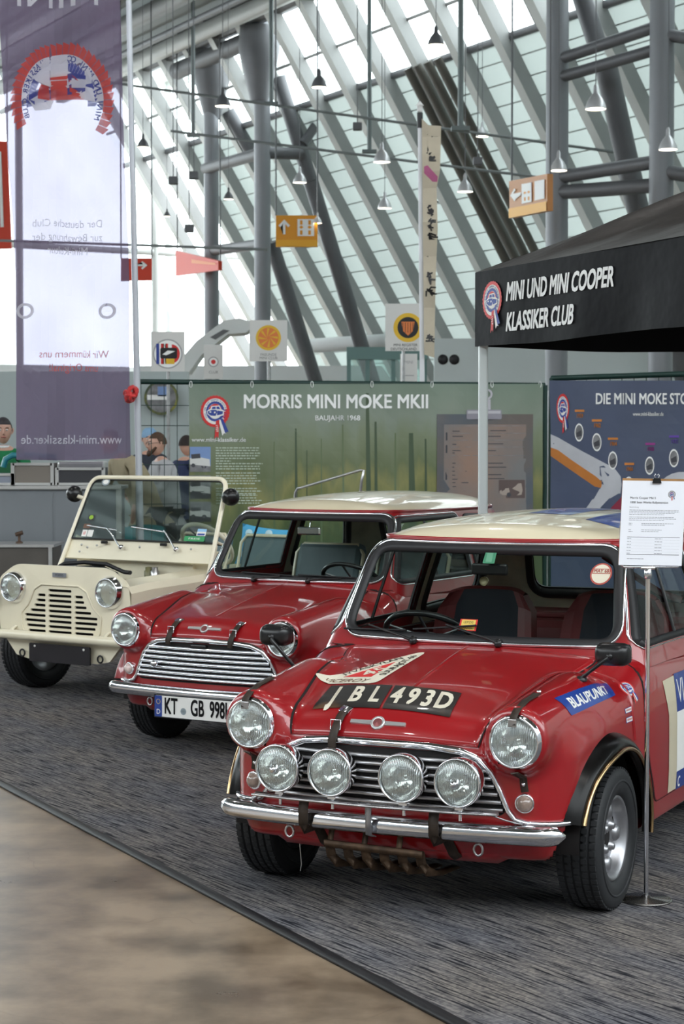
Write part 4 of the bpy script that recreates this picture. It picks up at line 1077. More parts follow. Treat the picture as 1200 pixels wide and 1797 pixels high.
# body tub: side pontoons, floor, seats, rear panel, wheels
for sg in (-1, 1):
    B = MB(); B.prism(rpoly([(.95, .26), (2.75, .26), (2.75, .60), (2.1, .60), (1.95, .46), (1.15, .46), (1.05, .60), (.95, .70)], .03, 3), sg*.42, sg*.63, 0, 'yz'); B.build('side_pontoon', MOKE, mk)
    B = MB(); B.tube([(sg*.60, .96, .79), (sg*.61, 1.02, .95), (sg*.60, wy_(1.0)+.02, 1.0)], .010, 0, 8); B.build('windscreen_stay', MOKE, mk)
B = MB(); B.box((0, 1.85, .24), (1.2, 1.8, .04)); B.box((0, 2.85, .45), (1.2, .03, .42)); B.box((0, 2.35, .60), (1.0, .5, .25)); B.build('floor_tub', MOKE, mk)
for xx in (-.28, .28):
    B = MB(); M = Matrix.Rotation(-.25, 3, 'X'); B.box((xx, 1.85, .74), (.44, .07, .48), 0, R=M, bev=.03); B.box((xx, 1.62, .48), (.44, .42, .1), 0, bev=.03); B.build('seat', SEATG, mk)
    B = MB(); outl = [Vector((xx, 1.845, .74))+M @ Vector(q) for q in ((-.225, -.03, -.2), (-.225, -.03, .19), (-.18, -.03, .245), (.18, -.03, .245), (.225, -.03, .19), (.225, -.03, -.2))]
    B.tube(outl, .012, 0, 8); B.build('seat_piping', CREAM, mk)
c = Vector((.30, 1.17, .955)); Mw = Matrix.Rotation(radians(-48), 3, 'X')
B = MB(); B.tube([c+Mw @ Vector((.19*cos(q), .19*sin(q), 0)) for q in np.linspace(0, 2*pi, 33)[:-1]], .014, 0, 10, closed=True); sw = B.build('steering_wheel', CREAMP, mk)
B = MB()
for q in (0, 2.1, 4.2): B.tube([c, c+Mw @ Vector((.185*cos(q), .185*sin(q), 0))], .007, 0, 6)
B.tube([c, c+Vector((0, -.22, -.2))], .02, 0, 8); B.build('steering_column', BLACKP, sw)
for y, xo in ((.50, .615), (2.55, .615)):
    for sg in (-1, 1):
        tw = wheel(mk, (xo*sg, y, .275), sg, 'moke')
        tw.scale = (1.25, 1.09, 1.09)
# tall light frame behind (folded hood hoop)
B = MB(); B.tube([(-.10, 2.62, .62), (-.02, 2.62, 1.27), (.0, 2.62, 1.30), (.05, 2.62, 1.31), (.55, 2.64, 1.44), (.58, 2.64, 1.44), (.56, 2.64, 1.36), (.48, 2.62, .62)], .010, 0, 8); B.build('hood_hoop', STEEL, mk)
# ================================================================ carpet, concrete, edge strip
def carpet_mat():
    m = bpy.data.materials.new('ribbed_carpet'); m.use_nodes = True; nt = m.node_tree; nd = nt.nodes; L = nt.links; b = nd['Principled BSDF']
    b.inputs['Roughness'].default_value = .95; b.inputs['Specular IOR Level'].default_value = .15
    tc = nd.new('ShaderNodeTexCoord'); mp = nd.new('ShaderNodeMapping'); mp.inputs['Rotation'].default_value = (0, 0, radians(56)); L.new(tc.outputs['Object'], mp.inputs['Vector'])
    def noisy(scale, st, det=3):
        m2 = nd.new('ShaderNodeMapping'); m2.inputs['Scale'].default_value = st; L.new(mp.outputs[0], m2.inputs['Vector'])
        n = nd.new('ShaderNodeTexNoise'); n.inputs['Scale'].default_value = scale; n.inputs['Detail'].default_value = det; L.new(m2.outputs[0], n.inputs['Vector']); return n
    n1 = noisy(1, (5.5, 105, 1), 1.5); r1 = nd.new('ShaderNodeValToRGB'); e = r1.color_ramp.elements
    e[0].position = .36; e[0].color = (.014, .015, .020, 1); e[1].position = .66; e[1].color = (.23, .215, .20, 1)
    k = e.new(.46); k.color = (.125, .12, .12, 1); L.new(n1.outputs['Fac'], r1.inputs[0])
    n2 = noisy(1, (1.2, 3.0, 1), 4); r2 = nd.new('ShaderNodeValToRGB'); r2.color_ramp.elements[0].position = .35; r2.color_ramp.elements[0].color = (.80, .84, .95, 1)
    r2.color_ramp.elements[1].position = .65; r2.color_ramp.elements[1].color = (1.05, 1.0, .95, 1); L.new(n2.outputs['Fac'], r2.inputs[0])
    n3 = noisy(1, (55, 55, 1), 3); r3 = nd.new('ShaderNodeValToRGB'); r3.color_ramp.elements[0].position = .42; r3.color_ramp.elements[0].color = (.55, .55, .6, 1)
    r3.color_ramp.elements[1].position = .55; L.new(n3.outputs['Fac'], r3.inputs[0])
    mx = nd.new('ShaderNodeMix'); mx.data_type = 'RGBA'; mx.blend_type = 'MULTIPLY'; mx.inputs[0].default_value = 1
    L.new(r1.outputs[0], mx.inputs[6]); L.new(r2.outputs[0], mx.inputs[7])
    m3 = nd.new('ShaderNodeMix'); m3.data_type = 'RGBA'; m3.blend_type = 'MULTIPLY'; m3.inputs[0].default_value = .8
    L.new(mx.outputs[2], m3.inputs[6]); L.new(r3.outputs[0], m3.inputs[7]); L.new(m3.outputs[2], b.inputs['Base Color'])
    bp = nd.new('ShaderNodeBump'); bp.inputs['Strength'].default_value = .8; bp.inputs['Distance'].default_value = .004; L.new(n1.outputs['Fac'], bp.inputs['Height']); L.new(bp.outputs[0], b.inputs['Normal'])
    return m
def concrete_mat():
    m = bpy.data.materials.new('polished_concrete'); m.use_nodes = True; nt = m.node_tree; nd = nt.nodes; L = nt.links; b = nd['Principled BSDF']
    tc = nd.new('ShaderNodeTexCoord')
    n = nd.new('ShaderNodeTexNoise'); n.inputs['Scale'].default_value = 2.1; n.inputs['Detail'].default_value = 8; n.inputs['Roughness'].default_value = .62; L.new(tc.outputs['Object'], n.inputs['Vector'])
    r = nd.new('ShaderNodeValToRGB'); e = r.color_ramp.elements; e[0].position = .38; e[0].color = (.10, .068, .043, 1); e[1].position = .62; e[1].color = (.30, .225, .155, 1); L.new(n.outputs['Fac'], r.inputs[0])
    v = nd.new('ShaderNodeTexVoronoi'); v.feature = 'DISTANCE_TO_EDGE'; v.inputs['Scale'].default_value = .9
    wn = nd.new('ShaderNodeTexNoise'); wn.inputs['Scale'].default_value = 3; L.new(tc.outputs['Object'], wn.inputs['Vector'])
    ad = nd.new('ShaderNodeMix'); ad.data_type = 'RGBA'; ad.blend_type = 'ADD'; ad.inputs[0].default_value = .35; L.new(tc.outputs['Object'], ad.inputs[6]); L.new(wn.outputs['Color'], ad.inputs[7]); L.new(ad.outputs[2], v.inputs['Vector'])
    cr = nd.new('ShaderNodeValToRGB'); cr.color_ramp.elements[0].position = .0; cr.color_ramp.elements[0].color = (.55, .5, .45, 1); cr.color_ramp.elements[1].position = .004; L.new(v.outputs['Distance'], cr.inputs[0])
    mx = nd.new('ShaderNodeMix'); mx.data_type = 'RGBA'; mx.blend_type = 'MULTIPLY'; mx.inputs[0].default_value = .45; L.new(r.outputs[0], mx.inputs[6]); L.new(cr.outputs[0], mx.inputs[7]); L.new(mx.outputs[2], b.inputs['Base Color'])
    q = nd.new('ShaderNodeMapRange'); q.inputs['To Min'].default_value = .20; q.inputs['To Max'].default_value = .42; L.new(n.outputs['Fac'], q.inputs[0]); L.new(q.outputs[0], b.inputs['Roughness'])
    return m
fl = MB(); fl.box((0, 32, -.05), (64, 100, .1)); struct(fl.build('floor', concrete_mat()))
E0, E1 = Vector((-1.63, 8.97, 0)), Vector((.30, 5.29, 0)); ed = (E1-E0).normalized(); en = Vector((-ed.y, ed.x, 0))
en = en if en.x > 0 else -en
A0, A1 = E0-ed*7.0, E1+ed*4
cp = MB(); P = [A0, A1, A1+en*9, A0+en*9]; cp.prism([(p.x, p.y) for p in P], .0004, .004, 0, 'xy'); o = cp.build('carpet', carpet_mat()); tag(o, 'dark grey ribbed carpet under the row of cars', 'carpet')
cp = MB(); n2 = Vector((0, 0, 1))
cp.sweep([A0+Vector((0, 0, 0)), A1], [(-.028, .0008), (.030, .0008), (.026, .011), (.008, .0135), (-.012, .012), (-.024, .006)], 0)
o = cp.build('edging_strip', mat('black_edging', (.012, .012, .014), .45, bump_s=30, bump_a=.1)); tag(o, 'black rubber edging strip along the edge of the carpet', 'edging')

# ================================================================ fence panels with printed banners
FG = mat('dark_green_fence', (.004, .032, .025), .5, noise_s=10, noise_a=.2)
def plane_map(pa, pb):
    """plane upright over floor line pa-pb; fn(px, py arrays) -> points on it, seen at those photo positions"""
    pa = np.array(pa); pb = np.array(pb); d = pb-pa; nn = np.array([-d[1], d[0]])/np.linalg.norm(d)
    if nn[1] > 0: nn = -nn
    def fn(U, l, wave=None):
        U = np.asarray(U, float); rx = (U[:, 0]-600)/FPX; zc = -(U[:, 1]-898.5)/FPX
        dy = math.cos(PITCH)-zc*math.sin(PITCH); dz = math.sin(PITCH)+zc*math.cos(PITCH)
        t = (pa @ nn)/(rx*nn[0]+dy*nn[1])
        x, y, z = rx*t, dy*t, CAM_H+dz*t
        off = l+(wave(x, z) if wave else 0)
        return np.stack([x+nn[0]*off, y+nn[1]*off, z+0*x], -1)
    fn.n = nn; return fn
def fpt(px, D): return ((px-600)/FPX*D, D)
FA, FB = fpt(243, 16.75), fpt(955, 17.75)
pm1 = plane_map(FA, FB)
def fence(name, label, pa, pb, ztop, mesh_px=None, pm=None):
    t = thing(name, label, 'fence', (0, 0, 0)); a = Vector((*pa, 0)); b = Vector((*pb, 0))
    for p in (a, b): B = MB(); B.tube([(p.x, p.y, .03), (p.x, p.y, ztop)], .027, 0, 10); B.build('fence_post', FG, t)
    for z in (ztop, .12): B = MB(); B.tube([(a.x, a.y, z), (b.x, b.y, z)], .024, 0, 10); B.build('fence_rail', FG, t)
    for p in (a, b): B = MB(); B.box((p.x, p.y, .05), (.2, .55, .1), 0, bev=.02); B.build('fence_foot', mat('concrete_foot', (.25, .25, .24), .9, noise_s=15, noise_a=.2), t)
    d = (b-a)
    B = MB(); n = int(d.length/.115)
    for i in range(1, n): p = a+d*i/n; B.tube([(p.x, p.y, .12), (p.x, p.y, ztop)], .0035, 0, 5, caps=False)
    for z in (.6, 1.1, 1.45, 1.80, 1.98): B.tube([(a.x, a.y, z), (b.x, b.y, z)], .0035, 0, 5, caps=False)
    o = B.build('wire_mesh', FG, t); o['kind'] = 'stuff'; return t
f1 = fence('mesh_fence', 'dark green mesh fence panel carrying the green forest banner', FA, FB, 2.19)
GA, GB = fpt(968, 15.9), fpt(1290, 14.6); pm2 = plane_map(GA, GB)
f2 = fence('mesh_fence', 'dark green mesh fence panel carrying the slate blue banner', GA, GB, 2.19)
for nm, pts in (('post_sleeve', [(963.5, 18.1, .1, 2.15)]),):
    for px, D, z0, z1 in pts:
        B = MB(); x, y = fpt(px, D); B.tube([(x, y, z0), (x, y, z1)], .018, 0, 10); B.build('joint_post', ALLOY, f2)
def print_mat(name, stops, streak=(5, .7), sc=1.0, amt=.5, zr=(0.2, 2.2), noise2=None):
    """printed picture: vertical colour gradient broken by stretched noise"""
    m = bpy.data.materials.new(name); m.use_nodes = True; nt = m.node_tree; nd = nt.nodes; L = nt.links; b = nd['Principled BSDF']; b.inputs['Roughness'].default_value = .45
    tc = nd.new('ShaderNodeTexCoord'); sp = nd.new('ShaderNodeSeparateXYZ'); L.new(tc.outputs['Object'], sp.inputs[0])
    mr = nd.new('ShaderNodeMapRange'); mr.inputs['From Min'].default_value = zr[0]; mr.inputs['From Max'].default_value = zr[1]; L.new(sp.outputs['Z'], mr.inputs[0])
    mp = nd.new('ShaderNodeMapping'); mp.inputs['Scale'].default_value = (streak[0], streak[0], streak[1]); L.new(tc.outputs['Object'], mp.inputs[0])
    n = nd.new('ShaderNodeTexNoise'); n.inputs['Scale'].default_value = sc; n.inputs['Detail'].default_value = 6; L.new(mp.outputs[0], n.inputs['Vector'])
    s = nd.new('ShaderNodeMath'); s.operation = 'SUBTRACT'; s.inputs[1].default_value = .5; L.new(n.outputs['Fac'], s.inputs[0])
    inv = nd.new('ShaderNodeMapRange'); inv.inputs['From Min'].default_value = 1.0; inv.inputs['From Max'].default_value = .35; inv.inputs['To Min'].default_value = .12; L.new(mr.outputs[0], inv.inputs[0])
    mu = nd.new('ShaderNodeMath'); mu.operation = 'MULTIPLY'; L.new(s.outputs[0], mu.inputs[0]); L.new(inv.outputs[0], mu.inputs[1])
    ma = nd.new('ShaderNodeMath'); ma.operation = 'MULTIPLY_ADD'; ma.inputs[1].default_value = amt*2; L.new(mu.outputs[0], ma.inputs[0]); L.new(mr.outputs[0], ma.inputs[2])
    r = nd.new('ShaderNodeValToRGB'); e = r.color_ramp.elements
    e[0].position = stops[0][0]; e[0].color = (*stops[0][1], 1); e[1].position = stops[-1][0]; e[1].color = (*stops[-1][1], 1)
    for p, c in stops[1:-1]: k = e.new(p); k.color = (*c, 1)
    L.new(ma.outputs[0], r.inputs[0]); L.new(r.outputs[0], b.inputs['Base Color']); return m
FOREST = print_mat('forest_print', [(0, (.07, .09, .03)), (.30, (.065, .095, .035)), (.42, (.13, .15, .05)), (.52, (.21, .21, .075)), (.60, (.12, .15, .07)), (.74, (.17, .205, .125)), (.84, (.20, .24, .19)), (1, (.155, .21, .16))], (4, 1.0), 1.3, .30)
SLATE = mat('slate_blue_print', (.075, .095, .16), .45, noise_s=1.2, noise_a=.2)
def wave1(x, z): return .010*np.sin(x*5+z*2)+.006*np.sin(x*11-z*5)
def banner_fn(pm): return lambda U, l: pm(U, l+.045, wave1)
bn = thing('printed_banner', 'green forest banner with a white headline and clipboard picture tied to the fence', 'banner')
a = Art(); a.rect(330, 674, 949, 1180, FOREST, 0)
a.build('banner_cloth', banner_fn(pm1), bn, cell=24, lift0=0)
pb = lambda U, l: banner_fn(pm1)(U, l)
W2 = mat('banner_white', (.85, .86, .85), .5)
def up(a): return a.xf(lambda x, y: (x, -y))
def txt(a, s, x, y, size, m, lv=2, **k):
    """lettering in photo coordinates (y grows downwards)"""
    vs, fs = glyphs(s, size, **k); a.items.append(([(x+p, y-q) for p, q in vs], fs, a.mi(m), lv))
a = Art(); txt(a, 'MORRIS MINI MOKE MKII', 587, 706, 34, W2, 2, xs=.86, bold=.75); a.build('banner_headline', pb, bn, lift0=.004); a = Art(); txt(a, 'BAUJAHR 1968', 590, 734, 12.5, W2, 2, bold=.2)
a.build('banner_subtitle', pb, bn, lift0=.004); a = Art(); txt(a, 'www.mini-klassiker.de', 382, 772, 10.5, W2, 2, bold=.2); a.build('banner_web_address', pb, bn, lift0=.004); a = Art()
def lines(a, x0, x1, y0, n, dy, h, m, lv=2, seed=0):
    rg = random.Random(seed)
    for i in range(n):
        e = x0+(x1-x0)*(rg.uniform(.85, 1) if (i+1) % 6 else rg.uniform(.3, .7)); x = x0
        while x < e:
            wd = rg.uniform(3, 9)*(x1-x0)/90; a.rect(x, y0+i*dy, min(e, x+wd), y0+i*dy+h, m, lv); x += wd+1.0*(x1-x0)/90*1.6
for y0, n in ((785, 9), (829, 5), (856, 3), (868, 4)): lines(a, 377, 459, y0, n, 4.6, 1.9, mat('faint_print', (.45, .52, .42), .5), seed=n)
a.build('banner_text', pb, bn, lift0=.004)['kind'] = 'stuff'
a = rosette(); a.xf(lambda x, y: (376+25*x, 722-27*y)); a.build('club_rosette', pb, bn, lift0=.004)
TK = mat('tree_trunk_print', (.055, .085, .045), .5); TK2 = mat('pale_trunk_print', (.12, .16, .08), .5)
for k, (x, w_, y0, mm) in enumerate(((515, 5, 752, TK), (560, 3, 770, TK2), (598, 4, 745, TK2), (640, 9, 690, TK), (655, 6, 740, TK), (690, 4, 760, TK2), (715, 12, 760, TK), (478, 3, 775, TK2), (742, 5, 770, TK), (535, 2, 790, TK))):
    a = Art(); a.poly([(x, y0), (x+w_*.6, y0), (x+w_, 900), (x+w_*1.2, 1050), (x-w_*.3, 1050), (x, 900)], mm, 0); a.build('tree_picture', pb, bn, cell=60, lift0=.002)
# pictures of the car down the left edge, clipboard at the right
PG = [mat('photo_sky', (.18, .28, .52), .5), mat('photo_white', (.62, .62, .6), .5), mat('photo_dark', (.05, .05, .06), .5), mat('photo_grey', (.25, .25, .26), .5, noise_s=9, noise_a=.5)]
for k, (y0, y1, sky) in enumerate(((784, 828, 0), (834, 875, 3), (880, 915, 3), (920, 960, 3))):
    a = Art(); a.rect(331, y0, 368, y1, PG[sky], 0); h = y1-y0; a.rect(331, y0+h*.68, 368, y1, PG[2 if k else 3], 1)
    a.poly([(331, y0+.45*h), (350, y0+.42*h), (352, y0+.52*h), (366, y0+.5*h), (367, y0+.78*h), (340, y0+.72*h), (331, y0+.70*h)], PG[1], 2)
    a.poly([(333, y0+.3*h), (349, y0+.27*h), (350, y0+.45*h), (334, y0+.48*h)], PG[2], 3); a.ring(356, y0+.78*h, 0, 4.5, PG[2], 3, n=12); a.ring(356, y0+.78*h, 0, 2, PG[3], 4, n=10); a.ring(337, y0+.74*h, 0, 3.5, PG[2], 3, n=12)
    a.build('banner_picture', pb, bn, lift0=.004)
CLIPB = mat('clipboard_print', (.085, .10, .12), .5, noise_s=2, col2=(.13, .11, .10), thr=(.35, .6)); CLIPP = mat('clipboard_paper_print', (.17, .17, .17), .5, noise_s=1.4, col2=(.27, .17, .125), thr=(.3, .6))
a = Art(); a.rect(763, 727, 932, 1100, CLIPB, 0); a.rect(775, 745, 920, 1080, CLIPP, 1)
for y in (747, 760, 772, 784, 799): a.rect(788, y, 919, y+.8, PG[3], 2)
rg = random.Random(3)
for y in (756, 765, 779, 790, 794, 812, 819, 826, 833, 840, 846, 853): a.rect(790, y, 790+rg.uniform(8, 28), y+1.6, PG[2], 2)
for y in (755, 765, 778, 790, 812, 819, 832, 839): a.rect(853, y, 853+rg.uniform(10, 36), y+1.6, PG[2], 2)
for y in (765, 787, 835): a.rect(778, y-6, 781, y+8, PG[2], 2)
a.rect(872, 842, 918, 874, mat('sepia_print', (.10, .07, .065), .5), 2); a.poly([(873, 862), (880, 857), (893, 856), (897, 849), (912, 848), (914, 860), (912, 868), (897, 870), (875, 868)], mat('sepia_light', (.36, .30, .26), .5), 3); a.ring(890, 868, 0, 4, PG[2], 4, n=12); a.poly([(897, 850), (905, 850), (906, 858), (896, 858)], PG[2], 4)
a.build('clipboard_picture', pb, bn, lift0=.007, cell=24)
a = Art(); a.poly(rpoly([(815, 719), (877, 719), (877, 736), (815, 736)], 3, 3), mat('clip_grey_print', (.25, .24, .28), .4), 0); a.rect(817, 721, 875, 726, mat('clip_light_print', (.45, .44, .48), .4), 1)
a.ring(852, 692, 6, 9.5, mat('clip_light_print', (.45, .44, .48)), 1, n=20); a.rect(847, 701, 858, 719, mat('clip_light_print', (.45, .44, .48)), 1); a.build('clip_picture', pb, bn, lift0=.012)
for px in (333, 440, 545, 650, 755, 860, 944):
    q = pm1([[px, 674]], .05)[0]; B = MB(); B.tube([(q[0]+.012*cos(t), q[1], q[2]-.004+.03*sin(t)) for t in np.linspace(0, 2*pi, 9)[:-1]], .003, 0, 5, closed=True); B.build('cable_tie', W2, bn)
b2 = thing('printed_banner', 'slate blue banner with small round timeline pictures tied to the right-hand fence', 'banner')
a = Art(); a.rect(971, 668, 1285, 1180, SLATE, 0)
BW = mat('banner_light_grey', (.55, .56, .60), .5, noise_s=3, noise_a=.15); BO = mat('banner_orange', (.62, .22, .04), .5, noise_s=2, noise_a=.3); BP = mat('banner_purple', (.10, .04, .28), .5)
a.poly([(971, 762), (985, 768), (1085, 822), (1063, 846), (985, 790), (971, 785)], BW, 1); a.poly([(1060, 820), (1085, 822), (1096, 836), (1098, 850), (1096, 866), (1058, 862), (1063, 846)], BW, 2); a.poly([(1058, 858), (1096, 864), (1078, 874), (1045, 880)], BW, 3); a.poly([(1045, 876), (1078, 872), (1062, 888), (1050, 905), (1024, 905)], BW, 4)
a.poly([(971, 785), (985, 790), (1052, 836), (1063, 846), (1061, 856), (1050, 854), (1010, 826), (971, 800)], BO, 2)
a.poly([(1080, 890), (1100, 870), (1104, 900), (1070, 905)], mat('banner_dark_red', (.25, .02, .05), .5), 2)
a.poly(ellipse(1200, 890, 50, 62, 30), BW, 2); a.poly(ellipse(1212, 900, 36, 45, 30), BP, 3)
a.build('banner_cloth', banner_fn(pm2), b2, cell=24, lift0=0)
pb2 = banner_fn(pm2)
a = Art(); txt(a, 'DIE MINI MOKE STORY', 1144, 701, 27, W2, 2, xs=.66, bold=.6); a.build('banner_headline', pb2, b2, lift0=.004, cell=24); a = Art(); txt(a, 'www.mini-klassiker.de', 1143, 727, 9.5, W2, 2, xs=.62, bold=.2); a.build('banner_web_address', pb2, b2, lift0=.004, cell=24)
a = rosette(); a.xf(lambda x, y: (994+11*x, 717-25*y)); a.build('club_rosette', pb2, b2, lift0=.004)
MG = mat('banner_magenta', (.28, .03, .22), .5); VT = mat('banner_violet', (.12, .06, .35), .5)
for px, py, yr, mm in ((1024, 759, '1959', BO), (1055, 776, '1962', BO), (1082, 808, '1964', BO), (1147, 817, '1968', MG), (1188, 804, '1972', VT), (1111, 852, '1966', BO)):
    a = Art(); a.poly(ellipse(px, py, 8, 16, 20), W2, 0); a.poly(ellipse(px, py, 6.6, 13, 20), PG[3], 1); a.poly([(px-5, py+1), (px+4, py-4), (px+5, py+6), (px-4, py+8)], PG[2], 2)
    txt(a, yr, px+1, py-29, 10, mm, 1, xs=.62, bold=.25); a.rect(px-8, py-40, px+9, py-36, mm, 1); a.build('timeline_picture', pb2, b2, lift0=.004)

# ================================================================ black pop-up tent
TC = mat('black_tent_cloth', (.0045, .0045, .0065), .55, noise_s=6, noise_a=.3, bump_s=2.2, bump_a=.5, bump_d=.04)
TC.node_tree.nodes['Principled BSDF'].inputs['Specular IOR Level'].default_value = .15
tt = thing('pop_up_tent', 'black pop-up tent roof with a white printed club name on its valance', 'tent')
C0 = Vector((.685, 9.72, 0)); td = Vector((.406, -.914, 0)); tn = Vector((.914, .406, 0))
zb, zt = 2.135, 2.515
corn = [C0, C0+td*3, C0+td*3+tn*3, C0+tn*3]; apex = C0+td*1.5+tn*1.5+Vector((0, 0, 3.22))
for i in range(4):
    p, q = corn[i], corn[(i+1) % 4]; B = MB(); G = []
    for t in np.linspace(0, 1, 25):
        r = p.lerp(q, t); out = (q-p).cross(Vector((0, 0, 1))).normalized()
        out = -out if out.dot(r-(corn[0]+corn[2])/2) < 0 else out
        G.append([tuple(r+out*(.012*sin(t*23+i)*(1-v)+.008*sin(t*9+2*i))*sin(pi*t)+Vector((0, 0, zb+(zt-zb)*v-(.012*sin(pi*t*2)**2)*(1-v)))) for v in np.linspace(0, 1, 6)])
    B.grid(G, 0, True); B.grid([[(g[k][0]-out.x*.004, g[k][1]-out.y*.004, g[k][2]) for k in range(6)] for g in G], 0, True); B.build('valance', TC, tt)
    B = MB(); G = []
    for v in np.linspace(0, 1, 12):
        row = []
        for t in np.linspace(0, 1, 25):
            e = p.lerp(q, t)+Vector((0, 0, zt)); g = e.lerp(apex, v); sag = .06*sin(pi*t)*(1-v)*v*4+.016*sin(t*31+v*9)*(1-v)*min(1, v*3)
            row.append((g.x, g.y, g.z-sag))
        G.append(row)
    B.grid(G, 0, True); B.build('roof_panel', mat('black_tent_roof', (.012, .009, .008), .45, noise_s=5, noise_a=.3, bump_s=3, bump_a=.6, bump_d=.03), tt)
TL_ = mat('tent_leg_grey', (.66, .72, .72), .35, .2)
for i, c in enumerate(corn):
    B = MB(); k = c+((corn[0]+corn[2])/2-c).normalized()*.045; B.prism(rpoly([(k.x-.024, k.y-.024), (k.x+.024, k.y-.024), (k.x+.024, k.y+.024), (k.x-.024, k.y+.024)], .008, 2), .02, 2.42, 0, 'xy'); lg = B.build('leg', TL_, tt)
    B = MB(); B.box((k.x, k.y, .015), (.09, .09, .012), 0, bev=.004); B.box((k.x, k.y, 1.1), (.054, .054, .05), 0, bev=.006); B.build('foot_plate', ALLOY, lg)
def vlen(U, l):
    t = U[:, 0]/3; v = (U[:, 1]-zb)/(zt-zb); o_ = (.012*np.sin(t*23)*(1-v)+.008*np.sin(t*9))*np.sin(pi*t)+l+.003
    return np.stack([C0.x+td.x*U[:, 0]-tn.x*o_, C0.y+td.y*U[:, 0]-tn.y*o_, U[:, 1]+0*U[:, 0]], -1)
B = MB()
a = Art(); vs, fs = glyphs('MINI UND MINI COOPER', .128, bold=.0042, shear=.25, xs=.80, align='LEFT'); mxx = max(v[0] for v in vs); kx = .98/mxx
a.items.append(([(v[0]*kx+.34, v[1]+2.385) for v in vs], fs, a.mi(W2), 1)); a.build('valance_lettering', vlen, tt, lift0=.002, cell=.05); a = Art(); vs, fs = glyphs('KLASSIKER CLUB', .128, bold=.0042, shear=.25, xs=.80, align='LEFT')
a.items.append(([(v[0]*kx+.34, v[1]+2.235) for v in vs], fs, a.mi(W2), 1)); a.build('valance_lettering', vlen, tt, lift0=.002, cell=.05)
a = rosette(); a.xf(lambda x, y: (.195+.100*x, 2.36+.093*y)); a.build('club_rosette', vlen, tt, lift0=.002, cell=.05)

# ================================================================ info sign on a stand beside the front car
sg = thing('sign_stand', 'chrome sign stand with white info sheet beside the front car', 'sign stand', (1.085, 6.66, .004))
B = MB(); B.lathe([(.0005, .0), (.092, .0), (.094, .004), (.088, .008), (.02, .012), (.013, .018), (.0005, .018)], 0, 40, 'z'); B.build('stand_base', mat('dark_steel', (.2, .19, .18), .25, .9), sg)
B = MB(); B.tube([(0, 0, .015), (0, 0, 1.17)], .0085, 0, 12); B.build('stand_pole', CHROME, sg)
B = MB(); B.lathe([(.010, 1.15), (.014, 1.155), (.013, 1.185), (.0005, 1.19)], 0, 12, 'z'); B.box((0, 0, 1.188), (.05, .014, .010), 0, bev=.003); B.build('pole_head', CHROME, sg)
B = MB(); B.tube([(-.098, .0, 1.34)]+[(-.098, 0, 1.24), (-.094, 0, 1.20), (-.085, 0, 1.192), (.105, 0, 1.192), (.114, 0, 1.198), (.116, 0, 1.24), (.116, 0, 1.34)], .004, 0, 8); B.build('sheet_holder', CHROME, sg)
SH = Matrix.Rotation(radians(2.6), 4, 'Y') @ Matrix.Identity(4)
def shf(U, l):
    x = U[:, 0]-.0; z = U[:, 1]; c, s_ = cos(-radians(2.6)), sin(-radians(2.6))
    return np.stack([x*c-z*s_*1.0+.013, -.008-l+0*x, x*s_*.35+z*c+1.348], -1)
B = MB(); G = []
for zz, yy in ((-.148, -.006), (.158, -.006)):
    G.append([tuple(shf(np.array([[xx, zz]]), -.004)[0]) for xx in (-.112, .112)])
cbv = [shf(np.array([[xx, zz]]), ll)[0] for xx in (-.112, .112) for zz in (-.146, .158) for ll in (-.007, -.003)]
B.add(cbv, [(0, 1, 3, 2), (4, 6, 7, 5), (0, 4, 5, 1), (2, 3, 7, 6), (0, 2, 6, 4), (1, 5, 7, 3)]); B.build('clipboard', mat('hardboard', (.42, .22, .08), .6, noise_s=20, noise_a=.2), sg)
a = Art(); a.rect(-.112, -.150, .112, .150, mat('white_paper', (.86, .87, .93), .6, noise_s=8, noise_a=.02), 0)
tk = mat('print_grey', (.16, .16, .18), .6); 
def tl(s, x, z, size, bold=.0): a.text(s, x, z, size, tk, 1, align='LEFT', bold=bold)
tl('Morris Cooper Mki S', -.083, .089, .0105, .00022); tl('1000 Seen Werks-Rallyeversion', -.083, .073, .0105, .00022); tl('Beschreibung', -.083, .056, .006)
def plines(x0, x1, z0, n, dz, seed):
    rg = random.Random(seed)
    for i in range(n):
        x = x0; e = x1-rg.uniform(0, .02) if i < n-1 else x0+(x1-x0)*.7
        while x < e: wd = rg.uniform(.004, .012); a.rect(x, z0-i*dz, min(e, x+wd), z0-i*dz+.0016, tk, 1); x += wd+.0018
plines(-.083, .094, .045, 4, .0052, 1); plines(-.083, .094, .020, 3, .0052, 2); plines(-.083, -.066, -.002, 2, .0055, 3); plines(-.038, .08, -.002, 2, .0055, 4); plines(-.083, -.062, -.025, 2, .006, 5); plines(-.038, .05, -.025, 2, .006, 6)
a.rect(-.086, -.0505, .100, -.0488, tk, 1); a.rect(-.086, -.1125, .100, -.1105, tk, 1)
for i in range(6): plines(-.086, -.066, -.056-.0105*i, 1, .01, 10+i); plines(.012, .05, -.056-.0105*i, 1, .01, 20+i); a.rect(-.086, -.0602-.0105*i, .1, -.0598-.0105*i, mat('pale_grey_print', (.5, .5, .54), .6), 1)
plines(-.083, .0, -.128, 1, .01, 40)
a.join(rosette('tiny').xf(lambda x, y: (.064+.0125*x, .103+.0125*y)), lambda x, y: (x, y))
a.build('info_sheet', shf, sg, lift0=.0005, dl=.0001)
q = shf(np.array([[.008, .152]]), .002)[0]; B = MB(); B.prism([(-.016, -.010), (.016, -.010), (.012, .008), (-.012, .008)], q[1]-.006, q[1]+.012, 0); cl = B.build('binder_clip', BLACKP, sg, loc=(q[0], 0, q[2]))
B = MB()
